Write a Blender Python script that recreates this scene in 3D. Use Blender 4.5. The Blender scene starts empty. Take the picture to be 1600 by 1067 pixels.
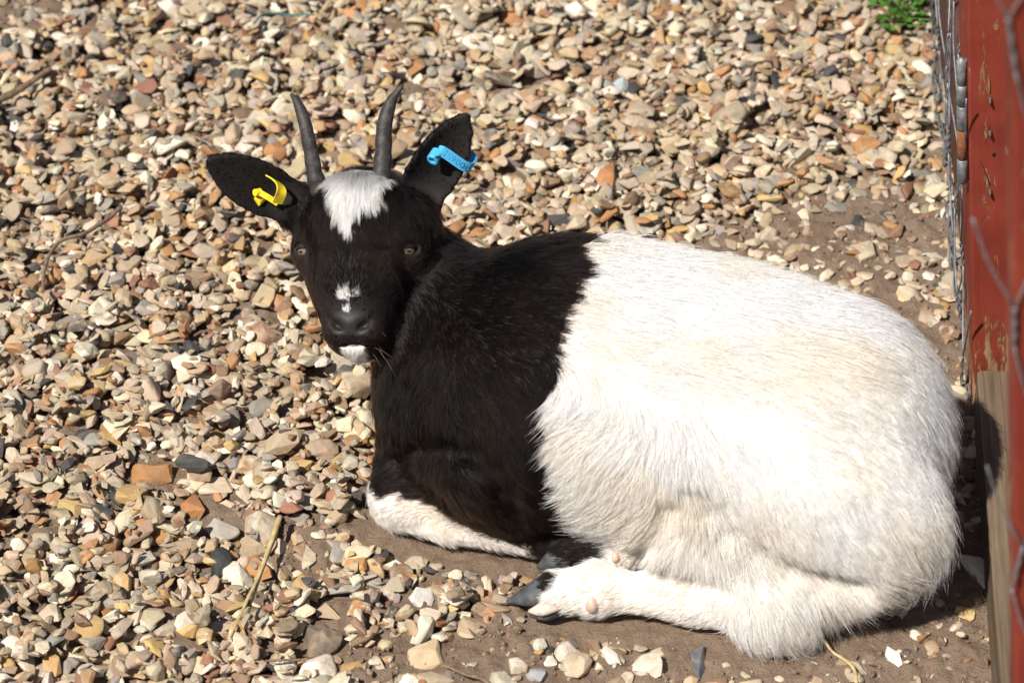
import bpy, bmesh, math, random
import numpy as np
from mathutils import Vector, Matrix

C = bpy.context.scene.collection
sc = bpy.context.scene
R = math.radians
rng = np.random.default_rng(11)
random.seed(11)

# ------------------------------------------------------------------ camera
PITCH, DIST, FPX = R(38.0), 3.4, 5200.0
TGT = np.array((0.0, 0.0, 0.12))
CP, SP = math.cos(PITCH), math.sin(PITCH)
CAM = TGT + DIST * np.array((0.0, -CP, SP))
cd = bpy.data.cameras.new('camera'); cam = bpy.data.objects.new('camera', cd); C.objects.link(cam)
cam.location = CAM; cam.rotation_euler = (math.pi / 2 - PITCH, 0, 0)
cd.sensor_width = 36; cd.lens = FPX * 36 / 1600
cd.clip_start = 0.05; cd.clip_end = 200
cd.dof.use_dof = True; cd.dof.focus_distance = 3.36; cd.dof.aperture_fstop = 7.0
sc.camera = cam

# ------------------------------------------------------------------ sky and sun
SUN_EL, SUN_AZ = R(52), R(48)            # light comes from the left, a little from the camera's side
sdir = Vector((-math.cos(SUN_EL) * math.cos(SUN_AZ), -math.cos(SUN_EL) * math.sin(SUN_AZ), math.sin(SUN_EL)))
w = bpy.data.worlds.new('World'); sc.world = w; w.use_nodes = True
nt = w.node_tree
sky = nt.nodes.new('ShaderNodeTexSky'); sky.sky_type = 'NISHITA'; sky.sun_disc = False
sky.sun_elevation = SUN_EL; sky.sun_rotation = math.atan2(sdir.x, sdir.y)
nt.links.new(sky.outputs[0], nt.nodes['Background'].inputs[0])
nt.nodes['Background'].inputs[1].default_value = 0.05
sd = bpy.data.lights.new('sun', 'SUN'); sd.energy = 4.7; sd.angle = R(0.5); sd.color = (1.0, 0.955, 0.89)
so = bpy.data.objects.new('sun', sd); C.objects.link(so)
so.rotation_euler = sdir.to_track_quat('Z', 'Y').to_euler()
sc.view_settings.view_transform = 'Standard'; sc.view_settings.look = 'None'
sc.view_settings.exposure = 0.38; sc.view_settings.gamma = 1.0
sc.render.engine = 'CYCLES'
sc.cycles.max_bounces = 8; sc.cycles.diffuse_bounces = 6; sc.cycles.transparent_max_bounces = 8
sc.cycles_curves.shape = 'RIBBONS'; sc.cycles_curves.subdivisions = 2
sc.cycles.use_denoising = True

# ------------------------------------------------------------------ helpers
def ray(u, v):
    d = np.array((0, CP, -SP)) + np.array((1., 0, 0)) * (u - 800) / FPX + np.array((0, SP, CP)) * (533.5 - v) / FPX
    return d
def at_y(u, v, y):
    d = ray(u, v); return CAM + d * ((y - CAM[1]) / d[1])
def at_z(u, v, z=0.0):
    d = ray(u, v); return CAM + d * ((z - CAM[2]) / d[2])
def project(P):
    q = np.asarray(P) - CAM
    dep = q[..., 1] * CP - q[..., 2] * SP
    return 800 + FPX * q[..., 0] / dep, 533.5 - FPX * (q[..., 1] * SP + q[..., 2] * CP) / dep

def _hash(ix, iy, iz, seed):
    h = (ix.astype(np.int64) * 374761393 + iy.astype(np.int64) * 668265263 + iz.astype(np.int64) * 2147483647 + seed * 1274126177) & 0xffffffff
    h = ((h ^ (h >> 13)) * 1274126177) & 0xffffffff
    h = (h ^ (h >> 16)) & 0xffff
    return h.astype(np.float32) / 32767.5 - 1.0
def vnoise(P, scale, seed=0):
    """smooth value noise in -1..1 of points P (n,3)"""
    q = np.asarray(P) * scale; i = np.floor(q).astype(np.int64); f = q - i; f = f * f * (3 - 2 * f)
    out = 0
    for dx in (0, 1):
        for dy in (0, 1):
            for dz in (0, 1):
                wgt = (f[:, 0] if dx else 1 - f[:, 0]) * (f[:, 1] if dy else 1 - f[:, 1]) * (f[:, 2] if dz else 1 - f[:, 2])
                out = out + wgt * _hash(i[:, 0] + dx, i[:, 1] + dy, i[:, 2] + dz, seed)
    return out
def sstep(a, b, x):
    t = np.clip((np.asarray(x) - a) / (b - a), 0, 1); return t * t * (3 - 2 * t)
def unit(v):
    v = np.asarray(v, float); return v / np.maximum(np.linalg.norm(v, axis=-1, keepdims=True), 1e-9)

def mesh_obj(name, verts, faces, mat=None, parent=None, smooth=True):
    me = bpy.data.meshes.new(name); me.from_pydata([tuple(map(float, p)) for p in verts], [], [tuple(map(int, f)) for f in faces]); me.update()
    if smooth: me.polygons.foreach_set('use_smooth', [True] * len(me.polygons))
    o = bpy.data.objects.new(name, me); C.objects.link(o)
    if mat: me.materials.append(mat)
    if parent is not None: o.parent = parent
    return o
def big_mesh(name, V, quads_or_tris, mat, parent=None, smooth=None):
    """fast path: V (n,3) array, F (m,k) array"""
    V = np.asarray(V, np.float32); F = np.asarray(quads_or_tris, np.int32); k = F.shape[1]
    me = bpy.data.meshes.new(name)
    me.vertices.add(len(V)); me.vertices.foreach_set('co', V.ravel())
    me.loops.add(F.size); me.loops.foreach_set('vertex_index', F.ravel())
    me.polygons.add(len(F)); me.polygons.foreach_set('loop_start', np.arange(0, F.size, k, dtype=np.int32))
    if smooth is None: smooth = np.ones(len(F), bool)
    me.polygons.foreach_set('use_smooth', smooth)
    me.update(calc_edges=True)
    if mat: me.materials.append(mat)
    o = bpy.data.objects.new(name, me); C.objects.link(o)
    if parent is not None: o.parent = parent
    return o
def tag(o, label=None, cat=None, group=None, kind=None):
    for k, v in (('label', label), ('category', cat), ('group', group), ('kind', kind)):
        if v: o[k] = v
    return o
def empty(name, loc=(0, 0, 0)):
    o = bpy.data.objects.new(name, None); C.objects.link(o); o.location = loc; return o
def tube(points, radii, n=10, close_ends=True, flat=1.0, up=(0, 0, 1)):
    P = np.asarray(points, float); m = len(P)
    radii = np.broadcast_to(radii, (m,)) if np.ndim(radii) <= 1 else radii
    T = unit(np.gradient(P, axis=0)); V = []; F = []
    nrm = np.cross(T[0], up)
    if np.linalg.norm(nrm) < 1e-3: nrm = np.cross(T[0], (1, 0, 0))
    nrm = unit(nrm)
    for i in range(m):
        nrm = unit(nrm - T[i] * np.dot(nrm, T[i])); b = np.cross(T[i], nrm)
        for k in range(n):
            a = 2 * math.pi * k / n
            V.append(P[i] + radii[i] * (math.cos(a) * nrm + math.sin(a) * b * flat))
    for i in range(m - 1):
        for k in range(n):
            F.append((i * n + k, i * n + (k + 1) % n, (i + 1) * n + (k + 1) % n, (i + 1) * n + k))
    if close_ends:
        F.append(tuple(range(n - 1, -1, -1))); F.append(tuple((m - 1) * n + k for k in range(n)))
    return V, F
def catmull(pts, n=8):
    P = np.asarray(pts, float); P = np.vstack([2 * P[0] - P[1], P, 2 * P[-1] - P[-2]]); out = []
    for i in range(1, len(P) - 2):
        for t in np.arange(n) / n:
            a, b, c, d = P[i - 1], P[i], P[i + 1], P[i + 2]
            out.append(.5 * (2 * b + (c - a) * t + (2 * a - 5 * b + 4 * c - d) * t * t + (3 * b - a - 3 * c + d) * t ** 3))
    out.append(P[-2]); return np.array(out)

# material helper
class N:
    def __init__(s, name):
        s.m = bpy.data.materials.new(name); s.m.use_nodes = True; s.t = s.m.node_tree; s.b = s.t.nodes['Principled BSDF']
    def n(s, typ, **kw):
        x = s.t.nodes.new(typ)
        for k, v in kw.items():
            if k.startswith('i_'):
                key = k[2:]; key = int(key) if key.isdigit() else key.replace('_', ' ')
                x.inputs[key].default_value = v
            else: setattr(x, k, v)
        return x
    def l(s, a, b): s.t.links.new(a, b)
    def noise(s, scale, detail=4, rough=.6, vec=None, dist=0.0, dim='3D', wv=None):
        x = s.n('ShaderNodeTexNoise', noise_dimensions=dim); x.inputs['Scale'].default_value = scale; x.inputs['Detail'].default_value = detail
        x.inputs['Roughness'].default_value = rough; x.inputs['Distortion'].default_value = dist
        if vec is not None: s.l(vec, x.inputs['Vector'])
        if wv is not None: s.l(wv, x.inputs['W'])
        return x.outputs['Fac']
    def ramp(s, fac, stops, interp='LINEAR'):
        x = s.n('ShaderNodeValToRGB'); x.color_ramp.interpolation = interp; e = x.color_ramp.elements
        while len(e) < len(stops): e.new(0.5)
        for i, (p, c) in enumerate(stops):
            e[i].position = p; e[i].color = (*c, 1) if len(c) == 3 else c
        if not hasattr(fac, 'default_value') or True: s.l(fac, x.inputs[0])
        return x.outputs[0]
    def mix(s, fac, a, b, mode='MIX'):
        x = s.n('ShaderNodeMix', data_type='RGBA', blend_type=mode)
        for val, k in ((fac, 0), (a, 6), (b, 7)):
            if isinstance(val, (int, float)): x.inputs[k].default_value = val
            elif isinstance(val, tuple): x.inputs[k].default_value = (*val, 1)
            else: s.l(val, x.inputs[k])
        return x.outputs[2]
    def math(s, op, a, b=None):
        x = s.n('ShaderNodeMath', operation=op)
        for k, val in enumerate((a, b)):
            if val is None: continue
            if isinstance(val, (int, float)): x.inputs[k].default_value = val
            else: s.l(val, x.inputs[k])
        return x.outputs[0]
    def bump(s, h, strength=.3, dist=.002, normal=None):
        x = s.n('ShaderNodeBump'); x.inputs['Strength'].default_value = strength; x.inputs['Distance'].default_value = dist
        s.l(h, x.inputs['Height'])
        if normal is not None: s.l(normal, x.inputs['Normal'])
        return x.outputs[0]
    def attr(s, name):
        return s.n('ShaderNodeAttribute', attribute_name=name)
    def pos(s): return s.n('ShaderNodeNewGeometry').outputs['Position']
    def obj(s): return s.n('ShaderNodeTexCoord').outputs['Object']
def plain(name, col, rough=.6, spec=.3):
    m = N(name); m.b.inputs['Base Color'].default_value = (*col, 1); m.b.inputs['Roughness'].default_value = rough
    m.b.inputs['Specular IOR Level'].default_value = spec
    return m
HAIRS = 340000
SOFT = True
STONES = 78000
# ================================================================== the goat: one continuous body grown from blended shapes
H = 0.003
LO = np.array((-0.36, -0.50, -0.012)); HI = np.array((0.52, 0.16, 0.47))
SHP = tuple(np.ceil((HI - LO) / H).astype(int) + 1)
FIELD = np.full(SHP, 1.0, np.float32)
AX = [LO[i] + H * np.arange(SHP[i]) for i in range(3)]
def smin(a, b, k):
    h = np.clip(.5 + .5 * (b - a) / k, 0, 1); return b * (1 - h) + a * h - k * h * (1 - h)
def apply(lo, hi, fn, k, op='add'):
    i0 = np.maximum(np.floor((np.asarray(lo) - LO) / H).astype(int), 0); i1 = np.minimum(np.ceil((np.asarray(hi) - LO) / H).astype(int) + 1, SHP)
    if (i1 <= i0).any(): return
    sl = tuple(slice(a, b) for a, b in zip(i0, i1))
    X, Y, Z = np.meshgrid(*[AX[i][sl[i]] for i in range(3)], indexing='ij')
    d = fn(X, Y, Z).astype(np.float32)
    FIELD[sl] = smin(FIELD[sl], d, k) if op == 'add' else -smin(-FIELD[sl], d, k)
def ell(c, r, M=None, k=.03, op='add'):
    """ellipsoid; M columns = its own axes in the world"""
    c = np.asarray(c, float); r = np.asarray(r, float); M = np.eye(3) if M is None else np.asarray(M, float)
    ext = np.sqrt(((M * r) ** 2).sum(1)) + 2 * k + .008
    def fn(X, Y, Z):
        q = [M[0, j] * (X - c[0]) + M[1, j] * (Y - c[1]) + M[2, j] * (Z - c[2]) for j in range(3)]
        k0 = np.sqrt(sum((q[j] / r[j]) ** 2 for j in range(3))); k1 = np.sqrt(sum((q[j] / r[j] ** 2) ** 2 for j in range(3)))
        return k0 * (k0 - 1) / np.maximum(k1, 1e-6)
    apply(c - ext, c + ext, fn, k, op)
def cone(a, b, ra, rb, k=.03, op='add'):
    a = np.asarray(a, float); b = np.asarray(b, float); e = max(ra, rb) + 2 * k + .008
    ab = b - a; L2 = ab @ ab
    def fn(X, Y, Z):
        t = np.clip(((X - a[0]) * ab[0] + (Y - a[1]) * ab[1] + (Z - a[2]) * ab[2]) / L2, 0, 1)
        return np.sqrt((X - a[0] - t * ab[0]) ** 2 + (Y - a[1] - t * ab[1]) ** 2 + (Z - a[2] - t * ab[2]) ** 2) - (ra + (rb - ra) * t)
    apply(np.minimum(a, b) - e, np.maximum(a, b) + e, fn, k, op)
def rotz(a):
    c, s = math.cos(a), math.sin(a); return np.array(((c, -s, 0), (s, c, 0), (0, 0, 1.)))
YAW = rotz(R(-17))

# trunk
ell((.115, -.115, .148), (.215, .150, .142), YAW, .03)            # barrel
ell((.25, -.16, .140), (.16, .147, .138), YAW, .05)              # loin and belly
ell((.325, -.185, .138), (.082, .116, .118), YAW, .05)            # croup
ell((.361, -.184, .108), (.042, .070, .074), YAW, .04)               # buttock
ell((.045, -.085, .168), (.11, .095, .105), YAW, .05)              # withers and shoulder
ell((-.045, -.095, .115), (.085, .095, .095), None, .05)          # chest
ell((.0, -.172, .115), (.072, .05, .078), rotz(R(-10)), .03)   # near shoulder
cone((-.03, -.07, .162), (-.105, -.010, .214), .072, .050, .035)       # neck

cone((-.085, -.026, .190), (-.058, -.088, .105), .047, .056, .05)   # throat and breast
# near hind leg: thigh, gaskin folded on the ground, hock, cannon
ell((.305, -.268, .112), (.113, .060, .093), rotz(R(-14)), .035)
cone(at_z(1075, 828, .085), at_z(1200, 942, .034), .048, .030, .018)
cone(at_z(1090, 870, .05), at_z(1190, 948, .032), .038, .027, .02)
cone(at_z(1195, 951, .030), at_z(1085, 932, .028), .027, .0240, .02)
cone(at_z(1085, 932, .028), at_z(935, 916, .026), .0240, .0215, .02)
cone(at_z(935, 922, .026), at_z(868, 925, .024), .023, .0215, .015)
ell(at_z(930, 942, .016), (.012, .012, .012), None, .012)
cone(at_z(1220, 948, .03), at_z(1335, 858, .05), .022, .032, .05)  # far leg and buttock lying on the ground
# far hind foot peeping out from under the belly
cone(at_z(980, 855, .03), at_z(885, 868, .02), .022, .017, .02)
# near fore leg: upper arm, forearm to the knee, cannon folded back beneath
cone((-.01, -.18, .11), at_z(800, 765, .058), .048, .040, .04)
cone(at_z(805, 768, .058), at_z(642, 758, .050), .041, .029, .03)
ell(at_z(632, 768, .042), (.032, .028, .030), None, .02)
cone(at_z(628, 788, .026), at_z(700, 815, .022), .026, .019, .02)
cone(at_z(700, 815, .022), at_z(850, 846, .018), .019, .0165, .015)
# far fore leg folded alongside
cone((-.02, -.05, .09), at_z(650, 715, .05), .05, .034, .03)

# folds between flank, thigh and gaskin, pressed into the surface
def on_surface(u, v):
    d = ray(u, v); t = np.linspace(2.6, 4.2, 1600); P = CAM + t[:, None] * d; q = ((P - LO) / H).astype(int)
    ok = ((q >= 0) & (q < SHP)).all(1); f = np.ones(len(t)); f[ok] = FIELD[tuple(q[ok].T)]
    i = np.argmax(f < 0); return P[i] - d * .004
for px, r_a, r_b in (([(1085, 770), (1110, 798), (1140, 832), (1180, 862), (1225, 886), (1275, 905), (1330, 915)], .010, .017), ([(930, 885), (985, 880), (1040, 893), (1085, 908), (1120, 915)], .006, .005),
                     ([(1045, 790), (1020, 840), (1000, 872)], .007, .006), ([(612, 722), (645, 706), (690, 704), (735, 712), (762, 738), (780, 775), (800, 800)], .010, .007)):
    G_ = [on_surface(*p) for p in px]
    for i in range(len(G_) - 1):
        t = i / (len(G_) - 1); rr = r_a + (r_b - r_a) * t; cone(G_[i], G_[i + 1], rr * .9, rr * .9, .016, 'sub')
# ---- head frame: a across, f down the face, n out of the forehead
POLL = at_y(550, 268, -.02)
tilt = R(46)
Fv = np.array((-.015, -math.cos(tilt), -math.sin(tilt))); Fv /= np.linalg.norm(Fv)
N0 = np.array((0, -math.sin(tilt), math.cos(tilt))); Xv = unit(np.cross(Fv, N0)); N0 = np.cross(Xv, Fv)
if Xv[0] < 0: Xv = -Xv
yaw = R(9)
Nv = N0 * math.cos(yaw) - Xv * math.sin(yaw); Av = Xv * math.cos(yaw) + N0 * math.sin(yaw)
HM = np.stack([Av, Fv, Nv], 1)
def hd(a, f, n): return POLL + a * Av + f * Fv + n * Nv
def hell(a, f, n, r, k=.02, op='add', rot=0.0):
    M = HM
    if rot:
        c, s = math.cos(rot), math.sin(rot); M = HM @ np.array(((c, -s, 0), (s, c, 0), (0, 0, 1.)))
    ell(hd(a, f, n), r, M, k, op)
def hcone(p, q, ra, rb, k=.02, op='add'): cone(hd(*p), hd(*q), ra, rb, k, op)
hell(0, .050, -.055, (.050, .054, .050), .03)                 # skull
hcone((0, .045, -.045), (0, .10, -.040), .046, .040, .03)        # forehead to bridge
hcone((0, .10, -.038), (0, .147, -.036), .037, .0285, .025)     # nose bridge
for s in (-1, 1):
    hell(s * .047, .070, -.045, (.020, .026, .028), .02)       # eye socket bulge
    hcone((s * .032, .095, -.085), (s * .014, .152, -.060), .030, .021, .02)   # cheek and jaw
    hell(s * .0140, .150, -.026, (.0170, .020, .020), .012)     # lips beside the nostrils
hcone((0, .146, -.052), (0, .1675, -.044), .022, .0115, .014)    # lower jaw
hell(0, .143, -.018, (.0185, .016, .0145), .012)                 # nose pad
hcone((0, .03, -.10), (0, .08, -.10), .045, .036, .02)           # back of the jaw to the throat
cone(hd(0, .045, -.10), (-.11, -.010, .214), .042, .050, .03)
# nostrils and mouth line
for s in (-1, 1):
    hell(s * .0138, .1500, -.0050, (.0085, .0034, .008), .004, 'sub', rot=s * R(-34))
    hell(s * .0525, .0735, -.0245, (.0105, .0058, .010), .004, 'sub', rot=s * R(-12))    # eye opening
hcone((0, .154, -.002), (0, .166, -.006), .0014, .0014, .003, 'sub')
for i in range(8):
    a0 = -.026 + i * .0065; a1 = a0 + .0065
    fm = lambda a: .1672 - 7 * a * a * .6
    nm = lambda a: -.0175 - 22 * a * a
    hcone((a0, fm(a0), nm(a0)), (a1, fm(a1), nm(a1)), .0024, .0024, .003, 'sub')

# ---- ears: cupped leaf-shaped sheets
EARS = []
def ear(root, tip, normal, wid, cup):
    root = np.asarray(root); tip = np.asarray(tip); L = np.linalg.norm(tip - root); U = unit(tip - root)
    Nn = unit(np.asarray(normal) - U * np.dot(normal, U)); Vv = np.cross(Nn, U)
    EARS.append((root, U, Vv, Nn, L, wid, cup))
    def fn(X, Y, Z):
        q = (X - root[0], Y - root[1], Z - root[2])
        u = sum(q[i] * U[i] for i in range(3)) / L; v = sum(q[i] * Vv[i] for i in range(3)); n = sum(q[i] * Nn[i] for i in range(3))
        uc = np.clip(u, -.05, 1.0)
        hw = wid * np.interp(uc.ravel(), [-.05, .0, .12, .3, .5, .7, .86, .95, 1.0], [.50, .60, .80, .97, 1.0, .86, .56, .30, .05]).reshape(uc.shape)
        sheet = np.abs(n - cup * (v / wid) ** 2 * (1 - .35 * uc)) - (.0042 - .0012 * uc)
        edge = np.abs(v) - hw
        d = np.maximum(sheet * .8, edge * .9)
        return np.maximum(d, np.maximum(-u - .05, u - 1.0) * L)
    c = (root + tip) / 2; e = L / 2 + wid + .02
    apply(c - e, c + e, fn, .006)
ear_l_root = at_y(462, 318, .005); ear_l_tip = at_y(323, 247, -.012)
ear_r_root = at_y(640, 322, .015); ear_r_tip = at_y(731, 177, .030)
ear(ear_l_root, ear_l_tip, (-.10, -.80, .45), .0265, .014)
ear(ear_r_root, ear_r_tip, (.12, -.85, .35), .0265, .014)
cone(hd(-.045, .036, -.06), ear_l_root, .026, .017, .02); cone(hd(.048, .04, -.06), ear_r_root, .026, .018, .02)

# ---- surface nets
def surface_nets(Fd):
    ins = Fd < 0
    s = ins[:-1, :-1, :-1].astype(np.int8)
    cnt = np.zeros(s.shape, np.int8)
    for dx in (0, 1):
        for dy in (0, 1):
            for dz in (0, 1):
                cnt += ins[dx:dx + s.shape[0], dy:dy + s.shape[1], dz:dz + s.shape[2]]
    cells = np.argwhere((cnt > 0) & (cnt < 8)); idx = -np.ones(s.shape, np.int64); idx[tuple(cells.T)] = np.arange(len(cells))
    acc = np.zeros((len(cells), 3)); num = np.zeros(len(cells))
    corners = [(a, b, c) for a in (0, 1) for b in (0, 1) for c in (0, 1)]
    for i, p in enumerate(corners):
        for q in corners[i + 1:]:
            if sum(abs(p[k] - q[k]) for k in range(3)) != 1: continue
            fa = Fd[tuple((cells + p).T)]; fb = Fd[tuple((cells + q).T)]
            m = (fa < 0) != (fb < 0)
            t = np.where(m, fa / np.where(m, fa - fb, 1), 0)
            pos = np.array(p) + t[:, None] * (np.array(q) - np.array(p))
            acc += np.where(m[:, None], pos, 0); num += m
    V = LO + H * (cells + acc / num[:, None])
    Q = []
    for ax in range(3):
        o1, o2 = [(1, 2), (2, 0), (0, 1)][ax]
        a = ins; sl0 = [slice(None)] * 3; sl1 = [slice(None)] * 3
        sl0[ax] = slice(0, -1); sl1[ax] = slice(1, None)
        ch = a[tuple(sl0)] != a[tuple(sl1)]
        e = np.argwhere(ch); e = e[(e[:, o1] > 0) & (e[:, o2] > 0) & (e[:, o1] < Fd.shape[o1] - 1) & (e[:, o2] < Fd.shape[o2] - 1)]
        d1 = np.zeros(3, int); d1[o1] = 1; d2 = np.zeros(3, int); d2[o2] = 1
        q = np.stack([idx[tuple((e - d1 - d2).T)], idx[tuple((e - d2).T)], idx[tuple(e.T)], idx[tuple((e - d1).T)]], 1)
        flip = ~a[tuple(e.T)]
        q[flip] = q[flip][:, ::-1]
        Q.append(q)
    return V, np.vstack(Q)
BV, BF = surface_nets(FIELD)
def vert_normals(V, F):
    n = np.cross(V[F[:, 2]] - V[F[:, 0]], V[F[:, 3]] - V[F[:, 1]]); out = np.zeros_like(V)
    for k in range(4): np.add.at(out, F[:, k], n)
    return unit(out)
def relax(V, F, it, lam):
    for _ in range(it):
        acc = np.zeros_like(V); c = np.zeros(len(V))
        for k in range(4):
            np.add.at(acc, F[:, k], V[F[:, (k + 1) % 4]]); np.add.at(acc, F[:, k], V[F[:, (k - 1) % 4]]); np.add.at(c, F[:, k], 2)
        V = V + lam * (acc / c[:, None] - V)
    return V
BV = relax(BV, BF, 2, .5)
BV[:, 2] = np.maximum(BV[:, 2], 0.001)
BN = vert_normals(BV, BF)
# ------------------------------------------------------------------ coat pattern and lie of the hair
def headco(P): return (np.asarray(P) - POLL) @ HM
def seg_near(P, a, b):
    a = np.asarray(a); b = np.asarray(b); ab = b - a
    t = np.clip(((P - a) @ ab) / (ab @ ab), 0, 1)
    return np.linalg.norm(P - a - t[:, None] * ab, axis=1)
HIND = (at_z(1195, 951, .03), at_z(870, 925, .024))
FORE = (at_z(628, 788, .026), at_z(850, 846, .018))
FOREARM = (at_z(810, 785, .055), at_z(632, 765, .046))
FARFOOT = (at_z(980, 855, .03), at_z(870, 868, .02))
def ear_param(P):
    best = np.zeros(len(P)); uu = np.zeros(len(P)); side = np.zeros(len(P), int); nn = np.zeros(len(P))
    for i, (root, U, Vv, Nn, L, wid, cup) in enumerate(EARS):
        q = P - root; u = q @ U / L; v = q @ Vv; n = q @ Nn - cup * (v / wid) ** 2
        on = (u > .10) & (u < 1.1) & (np.abs(v) < wid * 1.2) & (np.abs(n) < .012)
        best[on] = 1; uu[on] = u[on]; side[on] = i; nn[on] = n[on]
    return best > 0, uu, side, nn
HEADCAPS = [((0, .05, -.055), (0, .05, -.055001), .052, .052), ((0, .045, -.045), (0, .10, -.04), .046, .04), ((0, .10, -.038), (0, .147, -.036), .037, .0285),
            ((.032, .095, -.085), (.014, .152, -.06), .030, .021), ((0, .150, -.052), (0, .1735, -.046), .024, .0155), ((.047, .07, -.045), (.047, .07, -.0451), .026, .026), ((.014, .15, -.026), (0, .143, -.018), .0185, .017)]
def regions(P):
    h = headco(P); a, f, n = h.T
    isear, eu, es, en = ear_param(P)
    hs = np.stack([np.abs(a), f, n], 1)     # the head is symmetric: one half will do
    dist = np.full(len(P), 1.0)
    for p, q, ra, rb in HEADCAPS:
        p = np.array(p); q = np.array(q); ab = q - p; t = np.clip(((hs - p) @ ab) / max(ab @ ab, 1e-9), 0, 1)
        dist = np.minimum(dist, np.linalg.norm(hs - p - t[:, None] * ab, axis=1) - ra - (rb - ra) * t)
    head = (dist < .007) & ~isear
    return h, head, isear, eu, es, en
_b = np.array([on_surface(u, v) + (dx, 0, 0) for u, v, dx in ((930, 385, -.004), (922, 450, -.003), (892, 490, .0), (862, 540, .006), (848, 600, .011), (845, 650, .012), (848, 700, .013), (856, 745, .013), (872, 790, .013), (896, 840, .012))])
_b = _b[np.argsort(_b[:, 2])]; ZK, XK = _b[:, 2], _b[:, 0]
TOE = on_surface(852, 905) + np.array((-.006, 0, .002))
def xborder(P): return np.where(P[:, 1] > -.06, .085, np.interp(P[:, 2], ZK, XK))
def coat_white(P, fine=True):
    """1 where the coat is white"""
    h, head, isear, eu, es, en = regions(P); a, f, n = h.T
    nz = vnoise(P, 70, 1) * .006 + vnoise(P, 170, 2) * .004
    wbody = sstep(-.002, .002, P[:, 0] - xborder(P) + nz)
    # fore leg: white below a ragged line
    df = np.minimum(seg_near(P, *FORE), seg_near(P, FORE[0], FOREARM[1] - np.array((0, 0, .005))))
    zl = np.interp(P[:, 0], [-.14, -.10, -.08, -.03, .03], [.052, .062, .056, .036, .028]) + nz * 1.2
    wleg = sstep(-.002, .002, zl - P[:, 2]) * (df < .05) * (P[:, 0] < .09) * (P[:, 1] < -.12)
    w = np.maximum(wbody, wleg)
    dh = seg_near(P, *HIND); w = np.where((dh < .032) & (dh < seg_near(P, *FARFOOT)) & (P[:, 1] < -.19), 1.0, w)
    w = w * (1 - (seg_near(P, *FARFOOT) < .026) * (seg_near(P, *FARFOOT) < seg_near(P, *HIND)) * sstep(.10, .085, P[:, 0]))
    w = w * (1 - sstep(.0185, .0150, np.linalg.norm((P - TOE) * (1, .9, .9), axis=1) + nz * .5))
    # blaze on the forehead, spots on the nose, white chin
    wid = np.interp(f, [-.03, -.012, .004, .014, .022, .030, .040, .048, .054], [.034, .034, .030, .023, .027, .020, .012, .005, -.003])
    ctr = np.interp(f, [-.02, .01, .024, .035, .055], [.003, .004, .004, .000, -.002])
    blaze = sstep(-.002, .002, wid - np.abs(a - ctr) + vnoise(np.stack([a * 240, f * 60, n * 0], 1), 1, 3) * .009 + vnoise(np.stack([a * 90, f * 40, n * 0], 1), 1, 4) * .007 + nz * .6) * (n > -.06) * (f < .06)
    spot = np.maximum.reduce([sstep(.0005, -.0008, np.hypot((a - x0) / sx, f - y0) - r + vnoise(P, 420, 5) * .0032)
                              for x0, y0, r, sx in ((-.0062, .1215, .0046, 1.35), (.0060, .1192, .0026, 1.4), (-.002, .1340, .0030, 1.1), (-.003, .1155, .0024, .8))]) * (n > -.03) * .72
    chin = sstep(-.001, .001, f - (.1690 + 3 * a * a) + nz * .25) * sstep(.0015, -.0015, np.abs(a) - .0115 + nz * .3) * (n > -.062)
    wh = np.maximum.reduce([blaze, spot, chin])
    w = np.where(isear, 0.0, np.where(head, wh, w))
    return w, blaze * head
def coat_colour(P, w, blaze):
    h, head, isear, eu, es, en = regions(P); a, f, n = h.T
    n1 = vnoise(P, 14, 7); n2 = vnoise(P, 40, 8)
    cream = sstep(-.7, .95, n1 * .8 + n2 * .45 + vnoise(P, 120, 9) * .25 + (.10 - P[:, 2]) * 1.4 + .1)
    dirt = sstep(.35, .9, n2 * .7 + n1 * .3 + (.09 - P[:, 2]) * 4)
    white = np.array((.965, .957, .942))[None] * (1 - cream[:, None]) + np.array((.95, .895, .815))[None] * cream[:, None]
    white = white * (1 - .20 * dirt[:, None])
    grey = sstep(.012, -.012, f + n2 * .008)[:, None] * (blaze > .3)[:, None]
    white = white * (1 - .45 * grey)
    brown = np.clip(.35 + .5 * n1 + .35 * n2, 0, 1)
    eyeb = np.exp(-((np.abs(a) - .045) ** 2 + (f - .083) ** 2) / .022 ** 2) * head
    muz = np.exp(-((f - .16) / .03) ** 2) * head * (np.abs(a) > .006)
    legb = np.exp(-((P[:, 2] - .06) / .05) ** 2) * (P[:, 1] < -.12) * (P[:, 0] < .08) * .5
    brown = np.clip(brown + eyeb * 1.5 + muz * .8 + legb, 0, 2)[:, None]
    black = np.array((.0050, .0040, .0037))[None] * (1 - brown * .5) + np.array((.021, .0115, .0075))[None] * brown * .5
    return white * w[:, None] + black * (1 - w[:, None])
BW, BB = coat_white(BV)
BCOL = coat_colour(BV, BW, BB)
BCOL = BCOL * (1 - BW[:, None]) + BCOL * np.array((.93, .88, .85)) * BW[:, None]     # pinkish grey skin under the white hair
hV = headco(BV)
skin_nose = np.exp(-((np.maximum(np.abs(hV[:, 0]) - .010, 0) / .006) ** 2 + ((hV[:, 1] - .150) / .0095) ** 2)) * (hV[:, 2] > -.028) * (hV[:, 1] < .163) * regions(BV)[1]
skin_nose *= 1 - .8 * np.clip(BW, 0, 1)
BCOL = BCOL * (1 - skin_nose[:, None]) + np.array((.022, .022, .023)) * skin_nose[:, None]

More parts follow.
